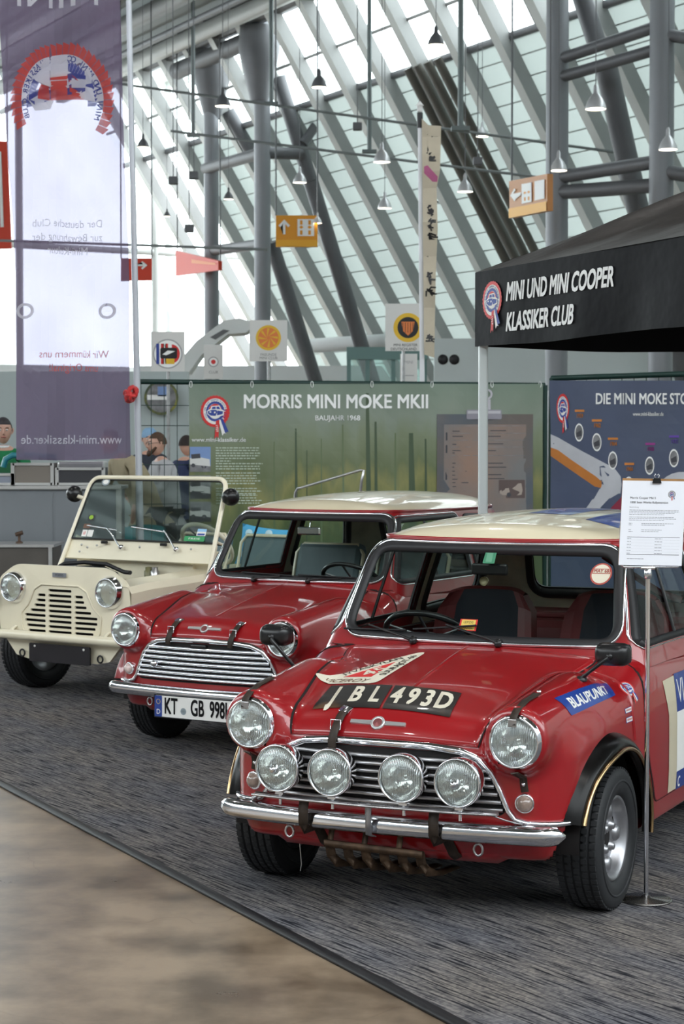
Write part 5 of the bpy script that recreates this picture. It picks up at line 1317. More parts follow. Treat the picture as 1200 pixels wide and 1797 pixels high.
for s_ in (-1, 1): B.tube([(s_*.004, q[1], .006), (s_*.009, q[1]-.004, .016), (s_*.006, q[1]-.002, .023), (s_*.002, q[1], .018)], .0012, 0, 6)
B.build('clip_wire', CHROME, cl)

# ================================================================ tall flag at the left, seen from its back
def flag_mat():
    m = bpy.data.materials.new('sheer_violet_flag'); m.use_nodes = True; nt = m.node_tree; nd = nt.nodes; L = nt.links; nd.clear()
    o = nd.new('ShaderNodeOutputMaterial'); t = nd.new('ShaderNodeBsdfTransparent'); t.inputs[0].default_value = (.74, .72, .86, 1)
    d = nd.new('ShaderNodeBsdfDiffuse'); d.inputs[0].default_value = (.165, .115, .18, 1); tr = nd.new('ShaderNodeBsdfTranslucent'); tr.inputs[0].default_value = (.25, .21, .31, 1)
    m1_ = nd.new('ShaderNodeMixShader'); m1_.inputs[0].default_value = .45; L.new(d.outputs[0], m1_.inputs[1]); L.new(tr.outputs[0], m1_.inputs[2])
    tc = nd.new('ShaderNodeTexCoord'); n = nd.new('ShaderNodeTexNoise'); n.inputs['Scale'].default_value = 1.5; L.new(tc.outputs['Object'], n.inputs[0])
    mr = nd.new('ShaderNodeMapRange'); mr.inputs['To Min'].default_value = .72; mr.inputs['To Max'].default_value = .84; L.new(n.outputs['Fac'], mr.inputs[0])
    mx = nd.new('ShaderNodeMixShader'); L.new(mr.outputs[0], mx.inputs[0]); L.new(t.outputs[0], mx.inputs[1]); L.new(m1_.outputs[0], mx.inputs[2]); L.new(mx.outputs[0], o.inputs[0]); return m
def sheer(name, col, a=.6):
    m = bpy.data.materials.new(name); m.use_nodes = True; nt = m.node_tree; nd = nt.nodes; L = nt.links; nd.clear()
    o = nd.new('ShaderNodeOutputMaterial'); t = nd.new('ShaderNodeBsdfTransparent'); d = nd.new('ShaderNodeBsdfDiffuse'); d.inputs[0].default_value = (*col, 1)
    tr = nd.new('ShaderNodeBsdfTranslucent'); tr.inputs[0].default_value = (*col, 1); m1_ = nd.new('ShaderNodeMixShader'); m1_.inputs[0].default_value = .5
    L.new(d.outputs[0], m1_.inputs[1]); L.new(tr.outputs[0], m1_.inputs[2]); mx = nd.new('ShaderNodeMixShader'); mx.inputs[0].default_value = a; L.new(t.outputs[0], mx.inputs[1]); L.new(m1_.outputs[0], mx.inputs[2]); L.new(mx.outputs[0], o.inputs[0]); return m
pmf = plane_map(fpt(0, 16.0), fpt(240, 16.35))
def wavef(x, z): return .065*np.sin(x*8.5+z*1.3)+.032*np.sin(x*19-z*2.3)
ff_ = lambda U, l: pmf(U, l, wavef)
fp_ = thing('flag_pole', 'tall pale grey flag pole with cross arm at the left end of the mesh fence', 'flag pole')
top = unproj(222, -180, 16.25); bot = Vector((*fpt(249, 16.35), .0))
B = MB(); B.tube([bot, bot.lerp(top, .5), top], [.030, .027, .022], 0, 14); B.build('pole', mat('grey_pole', (.55, .57, .62), .35, .3, noise_s=5, noise_a=.05), fp_)
B = MB(); B.lathe([(.13, .004), (.14, .02), (.12, .05), (.03, .06)], 0, 24, 'z', c=bot); B.build('pole_base', BLACKP, fp_)
B = MB(); B.tube([top, unproj(-30, -185, 16.1)], .018, 0, 8); B.build('cross_arm', ALLOY, fp_)
fg = thing('tall_flag', 'sheer violet flag seen from the back with mirrored white web address', 'flag')
a = Art(); a.poly([(-25, -180), (212, -180), (210, 0), (218, 300), (226, 560), (232, 800), (225, 804), (130, 808), (29, 807), (31, 640), (28, 480), (8, 190), (-6, 0)], flag_mat(), 0)
a.build('flag_cloth', ff_, fg, cell=14, lift0=0)
SW = sheer('sheer_white_print', (.88, .87, .93), .85); SRd = sheer('sheer_red_print', (.75, .10, .08), .8); SBl = sheer('sheer_blue_print', (.10, .12, .42), .75)
def mtxt(a, s, x, y, size, m, lv=2, **k):
    vs, fs = glyphs(s, size, **k); a.items.append(([(x-p, y-q) for p, q in vs], [f[::-1] for f in fs], a.mi(m), lv))
for s, x, y, sz, mm, kw in (('www.mini-klassiker.de', 127, 772, 22.5, SW, dict(xs=.88)), ('MINI', 100, -8, 64, SW, dict(xs=1.15)), ('Der deutsche Club', 118, 393, 19, SW, dict(xs=.85)), ('zur Bewahrung der', 118, 417, 19, SW, dict(xs=.85)),
                         ('Mini-Kultur', 118, 441, 19, SW, dict(xs=.85)), ('Wir kümmern uns', 130, 622, 19, SRd, dict(xs=.88)), ('ums Original!', 130, 646, 19, SRd, dict(xs=.88))):
    a = Art(); mtxt(a, s, x, y, sz, mm, **kw); a.build('flag_lettering', ff_, fg, cell=30, lift0=.006)
a = Art(); ec, er = (107, 190), 78
def toothed(r0, r1, n, m, lv, a0=-.2, a1=pi+.2):
    for i in range(n):
        t0 = a0+(a1-a0)*i/n; t1 = a0+(a1-a0)*(i+.92)/n
        a.poly([(ec[0]+r0*cos(t0)*1.0, ec[1]-r0*sin(t0)), (ec[0]+r1*cos(t0), ec[1]-r1*sin(t0)), (ec[0]+r1*1.05*cos(t1), ec[1]-r1*1.05*sin(t1)), (ec[0]+r0*cos(t1), ec[1]-r0*sin(t1))], m, lv)
toothed(72, 86, 34, SRd, 1, -.6, pi+.5); toothed(48, 60, 34, SBl, 1, -.1, pi+.1)
a.poly(ellipse(ec[0], ec[1], 72, 72, 40, pi, 2*pi)+ellipse(ec[0], ec[1], 60, 60, 40, 2*pi, pi), SW, 1)
a.poly(ellipse(ec[0], ec[1]-5, 42, 40, 24, pi, 2*pi), SRd, 1)
a.poly([(72, 168), (76, 152), (100, 150), (128, 146), (160, 152), (164, 168), (140, 176), (100, 180), (60, 196), (45, 200), (44, 184)], SBl, 2)
for q in ([(74, 168), (78, 155), (94, 156), (92, 170)], [(98, 168), (100, 156), (120, 154), (122, 168)], [(126, 168), (126, 154), (152, 156), (156, 168)], [(48, 190), (70, 178), (96, 186), (90, 198), (60, 204)]): a.poly(q, SW, 3)
for i, ch in enumerate('MINI UND MINI COOPER KLASSIKER CLUB'):
    if ch == ' ': continue
    t = -.35+(pi+.7)*i/34; vs, fs = glyphs(ch, 12, bold=.2); rr = 66; c_, s_ = cos(t-pi/2), sin(t-pi/2)
    a.items.append(([(ec[0]+rr*cos(t)-(p*c_+q*s_), ec[1]-rr*sin(t)-(-p*s_*-1*-1+q*c_)) for p, q in vs], fs, a.mi(SBl), 3))
a.xf(lambda x, y: (x, 180+(y-190)*1.2)); a.build('flag_emblem', ff_, fg, cell=30, lift0=.006)
for ex in (45, 190): a = Art(); a.ring(ex, 545, 9, 14, SW, 1, n=20); a.build('small_flag_emblem', ff_, fg, lift0=.006)
# red tie ball
rb = thing('red_ribbon_bow', 'bright red ribbon knot tied to the flag pole above the fence', 'ribbon'); c = unproj(232, 692, 16.2)
random.seed(8); B = MB()
for i in range(9):
    d = Vector((random.uniform(-1, 1), random.uniform(-.6, .2), random.uniform(-1, 1)))*.04
    M = Matrix.Rotation(random.uniform(0, 3), 3, 'Y') @ Matrix.Rotation(random.uniform(0, 3), 3, 'X')
    B.tube([c+d+M @ Vector((.038*cos(t), .038*sin(t), .01*sin(2*t))) for t in np.linspace(0, 2*pi, 13)[:-1]], .015, 0, 6, closed=True)
B.build('ribbon_loops', mat('red_ribbon', (.6, .02, .02), .5, sheen=.3, noise_s=20, noise_a=.2), rb)

# ================================================================ counters, cases at the far left
GP = mat('grey_panel', (.17, .185, .20), .45, noise_s=2, noise_a=.1); AL = mat('aluminium_edge', (.55, .55, .54), .35, .7)
ct = thing('display_counter', 'grey panelled counter with aluminium edges left of the ivory car', 'counter', (-2.75, 16.35, 0))
B = MB(); B.box((0, 0, .64), (1.66, .5, 1.22), 0); B.build('counter_panel', GP, ct)
for i in range(3): B = MB(); B.box((-.56+i*.56, -.252, .64), (.54, .006, 1.16), 0); B.build('panel', GP, ct)
for x in (-.84, .84):
    B = MB(); B.box((x, -.25, .65), (.045, .045, 1.28), 0, bev=.004); B.build('edge_profile', AL, ct)
B = MB(); B.box((0, 0, 1.262), (1.72, .56, .03), 0, bev=.004); B.build('counter_top', AL, ct)
lb = thing('low_cabinet', 'low brown-grey cabinet in front of the grey counter', 'cabinet', (-3.05, 15.65, 0))
B = MB(); B.box((0, 0, .40), (1.35, .5, .78), 0); B.build('cabinet_body', mat('brown_grey_board', (.09, .08, .07), .6, noise_s=3, noise_a=.2), lb)
B = MB(); B.box((0, 0, .80), (1.38, .53, .022), 0); B.build('cabinet_top', AL, lb)
for x in (-.66, .66): B = MB(); B.box((x, -.25, .40), (.03, .03, .78), 0); B.build('edge_profile', AL, lb)
sc_ = thing('desk_bracket', 'small dark swivel bracket standing on the low cabinet', 'bracket', (-2.68, 15.6, .812))
B = MB(); B.lathe([(.03, 0), (.03, .01), (.012, .02), (.012, .06), (.02, .07)], 0, 14, 'z'); B.tube([(-.03, 0, .07), (.03, 0, .09)], .018, 0, 10); B.build('bracket_arm', mat('bronze', (.08, .05, .035), .4, .6), sc_)
for nm, lab, cx, wd, h, mm in (('flight_case', 'grey-brown flight case with steel frame on the grey counter', 62, .34, .19, mat('case_brown', (.16, .14, .12), .5)), ('flight_case', 'dark flight case with grey frame on the counter beside the pole', 145, .40, .15, mat('case_dark', (.03, .03, .035), .5)), ('flight_case', 'small white edged blue-grey case at the left end of the counter', 8, .20, .10, mat('case_blue', (.2, .22, .27), .5))):
    x = fpt(cx, 16.35)[0]; cs = thing(nm, lab, 'case', (x, 16.35, 1.2815), group='cases on the grey counter')
    B = MB(); B.box((0, 0, h/2), (wd, .3, h)); B.build('case_body', mm, cs)
    for sx in (-1, 1): B = MB(); B.box((sx*wd/2, -.15, h/2), (.03, .02, h), 0); B.build('case_corner', AL, cs)
    for sz in (.01, h-.01): B = MB(); B.box((0, -.152, sz), (wd, .016, .022), 0); B.build('case_rail', AL, cs)
pc = thing('protective_tube', 'curved teal edged desk hood behind the flag bottom', 'hood'); B = MB()
B.tube([unproj(6, 820, 17.2), unproj(10, 806, 17.2), unproj(22, 799, 17.2), unproj(60, 800, 17.2), unproj(100, 803, 17.2)], .028, 0, 8); B.build('hood_edge', mat('teal_edge', (.03, .25, .3), .3), pc)
gb = thing('metal_tray', 'silver metal hood on the counter below the flag', 'tray', (*fpt(146, 16.9), 1.40)); B = MB(); B.box((0, 0, .03), (.42, .3, .10), 0, bev=.02); B.build('tray_body', AL, gb)
# teal chairs behind the ivory car
TEAL = mat('teal_plastic', (.01, .25, .28), .35, noise_s=5, noise_a=.1)
tch = thing('chair', 'teal plastic chair behind the ivory car, left of the flag pole', 'chair', (*fpt(190, 17.6), 0))
def chair_parts(t):
    B = MB(); B.grid([[(x, .19+.03*(x/.2)**2*-1+.06*v, .46+.40*v-.03*(abs(x)/.2)**3*(v == 1)) for x in np.linspace(-.2, .2, 9)] for v in np.linspace(0, 1, 6)], 0, True); B.build('backrest', TEAL, t)
    B = MB(); B.box((0, 0, .45), (.42, .40, .025), 0, bev=.01); B.build('seat', TEAL, t)
    for x in (-1, 1):
        for y in (-1, 1): B = MB(); B.tube([(x*.17, y*.17, .44), (x*.2, y*.2, .0)], .011, 0, 8); B.build('leg', CHROME, t)
chair_parts(tch); c2 = copy_tree(tch, loc=(*fpt(262, 17.9), 0), rz=.3, label='teal plastic chair behind the ivory car, right of the flag pole')
tch['group'] = c2['group'] = 'teal chairs behind the ivory car'

# ================================================================ people behind the fence
SKIN = mat('skin', (.62, .37, .28), .5, noise_s=12, noise_a=.1)
def skinned(name, joints, edges, radii, m, parent, sub=2, root_i=0):
    me = bpy.data.meshes.new(name); me.from_pydata([Vector(j) for j in joints], edges, []); o = bpy.data.objects.new(name, me); COL.objects.link(o)
    o.parent = parent; me.materials.append(m); md = o.modifiers.new('skin', 'SKIN'); md.use_smooth_shade = True
    for i, r in enumerate(radii):
        sv = me.skin_vertices[0].data[i]; sv.radius = (r, r) if not hasattr(r, '__len__') else r
        sv.use_root = (i == root_i)
    s_ = o.modifiers.new('sub', 'SUBSURF'); s_.levels = s_.render_levels = sub; return o
def arm_hand(tree, sh, el, wr, tip):
    return
def person(label, loc, rz, lean=0., arms=((.25, -.05, 1.1, .25, -.3, 1.0), (-.25, -.05, 1.1, -.25, -.3, 1.0)), top=None, legs=None, hair=(.1, .06, .04), hat=None, beard=False, glasses=False, collar=None, h=1.75, apron=None):
    """local frame: faces -y, x to its left in view; joints are laid out for 1.75 m"""
    t = thing('person', label, 'person', loc, rz, group='people behind the fence'); t.scale = (h/1.75,)*3
    def L(p, k=1.): return Vector((p[0], p[1]-lean*max(0, p[2]-.95), p[2]-.12*abs(lean)*max(0, p[2]-.95)))
    J = [L(p) for p in [(0, 0, .96), (0, .01, 1.15), (0, .01, 1.34), (0, .0, 1.46), (0, -.01, 1.53), (.17, 0, 1.42), (-.17, 0, 1.42)]]
    E = [(0, 1), (1, 2), (2, 3), (3, 4), (3, 5), (3, 6)]; R = [.11, .10, .10, .055, .052, .042, .042]
    hands = []
    for k, a in enumerate(arms):
        el = L((a[0], a[1], a[2])); wr = L((a[3], a[4], a[5])); i = len(J); J += [el, wr]; E += [(5+k, i), (i, i+1)]; R += [.040, .027]
        d = (wr-el).normalized(); hc = wr+d*.07; J.append(hc); E.append((i+1, i+2)); R.append((.036, .020)); hands.append((wr, d, hc))
    body = skinned('body', J, E, R, SKIN, t)
    for (wr, d, hc) in hands:
        sdv = d.cross(Vector((0, 0, 1))).normalized(); dn = Vector((0, 0, -1))
        for q in range(4):
            b0 = hc+sdv*(q-1.5)*.019; ln = (.062, .072, .068, .052)[q]; m_ = b0+d*ln*.6+dn*.008; e_ = b0+d*ln+dn*.028
            B = MB(); B.tube([b0-d*.02, b0+d*.01, m_, e_], [.010, .0095, .0085, .007], 0, 8); B.build('finger', SKIN, body)
        B = MB(); B.tube([wr+sdv*.025+d*.02, hc+sdv*.050, hc+sdv*.045+d*.03+dn*.01], [.012, .011, .008], 0, 8); B.build('thumb', SKIN, body)
    hd = L((0, -.025, 1.645)); B = MB(); G = []
    for v in np.linspace(0, pi, 15):
        row = []
        for u in np.linspace(0, 2*pi, 21)[:-1]:
            x, y, z = sin(v)*cos(u)*.076, sin(v)*sin(u)*.095, cos(v)*.118
            if z < 0: x *= 1-.22*(-z/.118)**1.3; y = y*(1-.10*(-z/.118))-.012*(-z/.118)
            if y < -.07 and -.02 < z < .03: y += .004
            row.append((hd.x+x, hd.y+y, hd.z+z))
        G.append(row)
    B.grid(G, 0, True, cv=True); B.build('head', SKIN, t)
    hn = bpy.data.objects[[o.name for o in kids(t)][-1]]; head = [o for o in kids(t) if o.name.startswith('head')][-1]
    f = lambda x, y, z: Vector((hd.x+x, hd.y+y, hd.z+z))
    B = MB(); B.tube([f(0, -.092, .015), f(0, -.108, -.012), f(0, -.112, -.024), f(0, -.092, -.032)], [.006, .010, .013, .006], 0, 8); B.build('nose', SKIN, head)
    for s_ in (-1, 1):
        B = MB(); B.lathe([(.0005, -.010), (.009, -.006), (.010, 0)], 0, 12, 'y', c=f(s_*.030, -.083, .008)); ey = B.build('eye', WHITE, head)
        B = MB(); B.lathe([(.0005, -.003), (.005, -.001), (.005, 0)], 0, 10, 'y', c=f(s_*.030, -.0925, .008)); B.build('iris', BLACK, head)
        B = MB(); B.tube([f(s_*.018, -.090, .026), f(s_*.032, -.088, .031), f(s_*.046, -.078, .025)], .004, 0, 6); B.build('eyebrow', mat('dark_hair', (.05, .03, .02), .7), head)
        B = MB(); B.tube([f(s_*.076, .01, .02), f(s_*.088, .018, .022), f(s_*.086, .018, -.005), f(s_*.075, .006, -.026)], [.006, .009, .009, .006], 0, 8); B.build('ear', SKIN, head)
    B = MB(); B.tube([f(-.024, -.083, -.058), f(0, -.093, -.056), f(.024, -.083, -.058)], [.003, .006, .003], 0, 8); B.build('mouth', mat('lips', (.40, .13, .11), .5), head)
    HM = mat('hair_%d' % int(hair[0]*1000), hair, .75, bump_s=90, bump_a=.5, noise_s=30, noise_a=.3)
    B = MB(); G = []
    for v in np.linspace(0, pi*.50, 9):
        row = []
        for u in np.linspace(0, 2*pi, 21)[:-1]:
            lim = 1 if sin(u) > -.1 else .70; vv_ = min(v, pi*.50*lim)
            row.append(tuple(f(sin(vv_)*cos(u)*.084, sin(vv_)*sin(u)*.102+.006, cos(vv_)*.128)))
        G.append(row)
    B.grid(G, 0, True, cv=True); B.build('hair', HM, head)
    if beard: B = MB(); B.tube([f(-.066, -.03, -.03), f(-.045, -.075, -.085), f(0, -.092, -.105), f(.045, -.075, -.085), f(.066, -.03, -.03)], [.012, .020, .024, .020, .012], 0, 8); B.build('beard', HM, head)
    if glasses:
        B = MB()
        for s_ in (-1, 1): B.tube([f(s_*.032+.02*cos(q), -.101, .008+.016*sin(q)) for q in np.linspace(0, 2*pi, 13)[:-1]], .0022, 0, 5, closed=True); B.tube([f(s_*.052, -.10, .010), f(s_*.08, .0, .015)], .002, 0, 5)
        B.build('glasses', BLACKP, head)
    if hat: B = MB(); B.lathe([(.088, .02), (.090, .05), (.080, .10), (.045, .135), (.0005, .14)], 0, 20, 'z', c=f(0, .004, 0)); B.prism([(-.07, -.08), (.07, -.08), (.05, -.15), (-.05, -.15)], .028, .036, 0, 'xy') if 0 else None; B.build('cap', hat, head)
    # clothing: one skinned upper garment, one pair of trousers
    J2 = J[:3]+[L((0, 0, 1.455)), L((0, 0, 1.475)), L((.175, 0, 1.425)), L((-.175, 0, 1.425))]+[L((0, .0, .90))]; E2 = [(0, 1), (1, 2), (2, 3), (3, 4), (3, 5), (3, 6), (0, 7)]; R2 = [.165, .155, .168, .085, .066, .070, .070, .16]
    for k in range(len(arms)):
        b_ = 7+3*k; i = len(J2); el, wr = J[b_], J[b_+1]; J2 += [el, el.lerp(wr, .93)]; E2 += [(5+k, i), (i, i+1)]; R2 += [.056, .042]
    skinned('top', J2, E2, R2, top, t)
    J3 = [Vector((0, 0, .97)), Vector((.09, 0, .88)), Vector((.10, -.01, .50)), Vector((.10, .01, .10)), Vector((-.09, 0, .88)), Vector((-.10, -.01, .50)), Vector((-.10, .01, .10))]
    skinned('trousers', J3, [(0, 1), (1, 2), (2, 3), (0, 4), (4, 5), (5, 6)], [.14, .095, .068, .055, .095, .068, .055], legs, t)
    for s_ in (-1, 1): B = MB(); B.box((s_*.10, -.05, .045), (.095, .27, .09), 0, bev=.035); B.build('shoe', BLACKP, t)
    if collar: B = MB(); B.tube([L((.05*cos(q), .045*sin(q), 1.50)) for q in np.linspace(0, 2*pi, 13)[:-1]], .014, 0, 6, closed=True); B.build('collar', collar, t)
    if apron: B = MB(); B.box(L((0, -.165, 1.16)), (.26, .02, .40), 0, bev=.008); B.build('apron', apron, t)
    return t
JEAN = mat('dark_trousers', (.03, .03, .04), .85, bump_s=80, bump_a=.3)
person('bearded man with glasses in a light grey sweater behind the fence', (*fpt(293, 19.6), 0), -1.15, .12, ((.24, -.10, 1.18, .12, -.36, 1.16), (-.24, -.10, 1.18, -.05, -.40, 1.12)), mat('grey_sweater', (.45, .46, .48), .9, bump_s=60, bump_a=.3, noise_s=5, noise_a=.1), JEAN, (.09, .05, .03), beard=True, glasses=True)
person('person in a beige jacket leaning over behind the flag pole', (*fpt(264, 19.0), 0), -.9, .62, ((.25, -.18, 1.15, .22, -.30, .98), (-.24, -.25, 1.15, -.2, -.45, 1.05)), mat('beige_jacket', (.42, .36, .24), .85, bump_s=25, bump_a=.4, noise_s=6, noise_a=.15), JEAN, (.12, .1, .09), h=1.82)
person('person in a light blue cap standing far behind the fence gap', (*fpt(262, 22.5), 0), .2, 0, top=mat('dark_jacket', (.03, .035, .05), .8), legs=JEAN, hat=mat('light_blue_cap', (.25, .42, .62), .8), h=1.80)
person('person in a navy jacket turned away behind the bearded man', (*fpt(325, 21.6), 0), 2.4, 0, top=mat('navy_jacket', (.02, .03, .08), .8), legs=JEAN, hair=(.03, .02, .018), h=1.72)
person('woman in a green jacket and white blouse at the left edge', (*fpt(6, 18.4), 0), .2, .05, ((.22, -.12, 1.18, .15, -.30, 1.05), (-.22, -.12, 1.18, -.12, -.30, 1.05)), mat('green_jacket', (.01, .20, .07), .8, noise_s=6, noise_a=.2), mat('brown_skirt', (.22, .08, .02), .8), (.05, .045, .05), collar=W2, apron=mat('green_apron', (.02, .12, .05), .8), h=1.88)
# ================================================================ the hall
WV = Vector((-.486, .874, 0)); NV = Vector((.874, .486, 0)); G0 = Vector((2.6, 48, 0)); ZG = 11.4; LEAN = .64
def hp(s, q, z): return G0+WV*s+NV*q+Vector((0, 0, z))
def fq(z): return -LEAN*(z-ZG)
def panel_mat():
    m = mat('pale_wall_panel', (.42, .48, .46), .6, noise_s=.35, noise_a=.12); nt = m.node_tree; L = nt.links; b = nt.nodes['Principled BSDF']
    t = nt.nodes.new('ShaderNodeBsdfTranslucent'); t.inputs[0].default_value = (.70, .80, .76, 1); mx = nt.nodes.new('ShaderNodeMixShader'); mx.inputs[0].default_value = .14
    L.new(b.outputs[0], mx.inputs[1]); L.new(t.outputs[0], mx.inputs[2]); L.new(mx.outputs[0], nt.nodes['Material Output'].inputs[0]); return m
PANEL = panel_mat()
RIBM = mat('rib_grey', (.60, .62, .60), .5, noise_s=.6, noise_a=.15); RIBD = mat('rib_shade_grey', (.35, .36, .355), .6, noise_s=.6, noise_a=.15)
COLM = mat('column_grey', (.24, .25, .27), .45, .2, noise_s=.8, noise_a=.1); DCOL = mat('dark_steel_grey', (.155, .16, .17), .5, .2, noise_s=1, noise_a=.15)
S0, S1 = -46, 21
SP = 15.5
B = MB(); G = []
for z in (0, ZG): G.append([tuple(hp(s, fq(z)+.0, z)) for s in (S0, SP)])
B.grid(G, 0, False)
wall = struct(B.build('wall_right', PANEL))
zz = ZG-.45; k = 0
while zz > 1.5:    # horizontal board joints
    B = MB(); B.add([hp(S0, fq(zz)-.012, zz), hp(SP, fq(zz)-.012, zz), hp(SP, fq(zz+.03)-.012, zz+.03), hp(S0, fq(zz+.03)-.012, zz+.03)], [(0, 1, 2, 3)]); B.build('board_joint', mat('joint_grey', (.36, .40, .385), .6), wall); zz -= .45
# ribs run from floor to the roof across the glazing
i = 0; s = S0+.6
while s < S1:
    B = MB(); w2 = .15
    def rp(ds, dq, z): return hp(s+ds, fq(z)+dq, z)
    z0, z1 = 0, 14.2
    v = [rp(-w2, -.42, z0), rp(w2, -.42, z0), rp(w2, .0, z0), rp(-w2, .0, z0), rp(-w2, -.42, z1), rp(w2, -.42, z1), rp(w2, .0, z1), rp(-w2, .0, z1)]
    B.add(v, [(0, 1, 5, 4)], 0); B.add(v, [(1, 2, 6, 5), (3, 0, 4, 7), (0, 3, 2, 1), (4, 5, 6, 7)], 1)  # side faces darker: shadow side of the rib put into the colour
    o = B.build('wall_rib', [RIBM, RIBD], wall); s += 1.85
# glazing strip: sill, mid rail, head and thin mullions, with clear panes
for nm, z, h in (('glazing_sill', ZG, .16), ('glazing_rail', 12.45, .07), ('glazing_head', 13.75, .3)):
    B = MB(); a0, a1 = hp(S0, fq(z), z), hp(S1, fq(z), z); B.sweep([a0, a1], [(-h/2, -h/2), (h/2, -h/2), (h/2, h/2), (-h/2, h/2)], 0); B.build(nm, DCOL if nm != 'glazing_rail' else RIBD, wall)
s = S0+.6+.62
while s < S1:
    B = MB(); B.tube([hp(s, fq(ZG), ZG), hp(s, fq(13.8), 13.8)], .035, 0, 6); B.build('mullion', RIBD, wall); s += 1.85
win = MB(); win.grid([[tuple(hp(s, fq(z)+.03, z)) for s in (S0, S1)] for z in (ZG, 13.8)], 0, False); struct(win.build('window_1', thin_glass('hall_glass', (.95, .98, .97))))
# ceiling: corrugated sheet over purlins, rising gently away from the side wall, with skylight slots
CEIL = mat('ceiling_sheet', (.20, .23, .23), .5, .1, noise_s=.5, noise_a=.15); 
B = MB(); prof = []; q = -.64*2.4+.1; n = 0
while q > -45:
    zc = 13.9+.035*(-(q+1.5)); prof += [(q, zc), (q-.35, zc), (q-.45, zc+.18), (q-.8, zc+.18)]; q -= .9; n += 1
B.grid([[tuple(hp(s, q, z)) for q, z in prof] for s in (S0, S1-0.0)], 0, False); ceil = struct(B.build('ceiling', CEIL))
for k in range(14):
    q = -2.4-k*2.2; zc = 13.55+.035*(-(q+1.5)); B = MB(); B.sweep([hp(S0, q, zc), hp(S1, q, zc)], [(-.14, -.2), (.14, -.2), (.14, .2), (-.14, .2)], 0); B.build('purlin', RIBD if k % 2 else RIBM, ceil)
for k in range(3):
    B = MB(); B.tube([hp(S0, -4.5-k*3.1, 12.9), hp(S1, -4.5-k*3.1, 12.9)], .10, 0, 8); B.build('duct', DCOL, ceil)
# far glazed end wall: slim posts and rails only, with clear panes
gw = MB(); gw.grid([[tuple(hp(S1, q, z)) for q in (-45, 8)] for z in (3.9, 15.5)], 0, False); ew = struct(gw.build('window_2', MATS['hall_glass']))
for z, r in ((3.9, .45), (8.4, .10), (15.2, .2)):
    B = MB(); B.sweep([hp(S1-.3, -45, z), hp(S1-.3, 8, z)], [(-.1, -r), (.1, -r), (.1, r), (-.1, r)], 0); B.build('end_rail', RIBM, ew)
for q in np.arange(-44, 8, 5.0): B = MB(); B.tube([hp(S1-.3, q, 0), hp(S1-.3, q, 15.5)], .13, 0, 8); B.build('end_post', RIBM, ew)
# remaining shell of the hall out of view: wall behind the camera and lower part of the left side
WALLM = mat('hall_wall_grey', (.30, .31, .32), .7, noise_s=.5, noise_a=.1)
B = MB(); B.box((0, -14, 6.5), (64, .3, 13)); struct(B.build('wall_back', WALLM))
B = MB(); B.box((-31, 9, 5.5), (.3, 46, 11)); B.box((-31, 48, 1.6), (.3, 32, 3.2)); struct(B.build('wall_left', WALLM))
B = MB(); B.box((30, 8, 6), (.3, 44, 12)); struct(B.build('trim_1', WALLM))

# columns, cross tubes, raking struts: each frame is one thing
def frame(label, cA, cB, rA, rB, zs, rakes, K=1.):
    t = thing('column_pair', label, 'column', (0, 0, 0), group=None)
    for (px, D), r in ((cA, rA), (cB, rB)):
        x, y = fpt(px, D*K); r = r*K; B = MB(); B.tube([(x, y, 0), (x, y, 15.4)], r, 0, 28); B.lathe([(r*1.5, 0), (r*1.5, .05), (r*1.02, .06)], 0, 24, 'z', c=(x, y, 0)); B.build('column', COLM, t)
    for (p0, D0), (p1, D1), r in zs:
        B = MB(); a, b = unproj(p0[0], p0[1], D0*K), unproj(p1[0], p1[1], D1*K); B.tube([a, b], r*K, 0, 16); B.build('cross_tube', DCOL, t)
    for (p0, D0), (p1, D1), r in rakes:
        B = MB(); B.tube([unproj(*p0, D0*K), unproj(*p1, D1*K)], r*K, 0, 16); B.build('raking_strut', DCOL, t)
    return t
frame('pair of thick grey steel columns with cross tubes above the tent', (975, 42), (1157, 40), .25, .26,
      [(((975, 106), 42), ((1157, 45), 40), .13), (((975, 138), 42), ((1157, 85), 40), .13), (((975, 312), 42), ((1157, 283), 40), .15), (((975, 338), 42), ((1157, 325), 40), .16), (((1157, 60), 40), ((1290, 78), 39), .13), (((1157, 300), 40), ((1290, 320), 39), .15)],
      [(((1013, -30), 42.4), ((1050, 85), 42.5), .22), (((1062, 110), 42.6), ((1122, 380), 43.5), .26), (((1122, 380), 43.5), ((1230, 760), 45), .26)], .955)
FR = frame('pair of slimmer grey steel columns left of centre', (372, 66), (461, 62), .26, .27,
      [(((361, 296), 66), ((461, 268), 62), .20), (((372, 440), 66), ((461, 428), 62), .18), (((461, 268), 62), ((530, 270), 62.5), .20), (((310, 125), 67), ((461, 60), 62), .3)],
      [(((488, 135), 62.5), ((545, 318), 63), .24), (((545, 318), 63), ((660, 690), 64.5), .26), (((476, 425), 62.6), ((565, 705), 64), .24), (((400, 195), 66.4), ((440, 265), 66.6), .24), (((562, 208), 62.8), ((532, 252), 62.6), .16)], .875)
c = unproj(455, 92, 54.2); B = MB(); B.lathe([(.26, -1.4), (.5, -.4), (.6, .1), (.55, .7)], 0, 24, 'z', c=c); B.build('branch_node', DCOL, FR)
c = unproj(372, 122, 57.8); B = MB(); B.lathe([(.24, -1.5), (.5, -.5), (.7, .1), (.66, .6)], 0, 24, 'z', c=c); B.build('branch_node', DCOL, FR)
t = thing('slim_post', 'slim pale post rising to the roof edge left of the columns', 'post'); B = MB(); B.tube([unproj(297, 700, 70), unproj(294, 128, 70)], .14, 0, 10); B.box(unproj(296, 132, 69.8), (1.5, .5, .5)); B.build('post_shaft', RIBM, t)
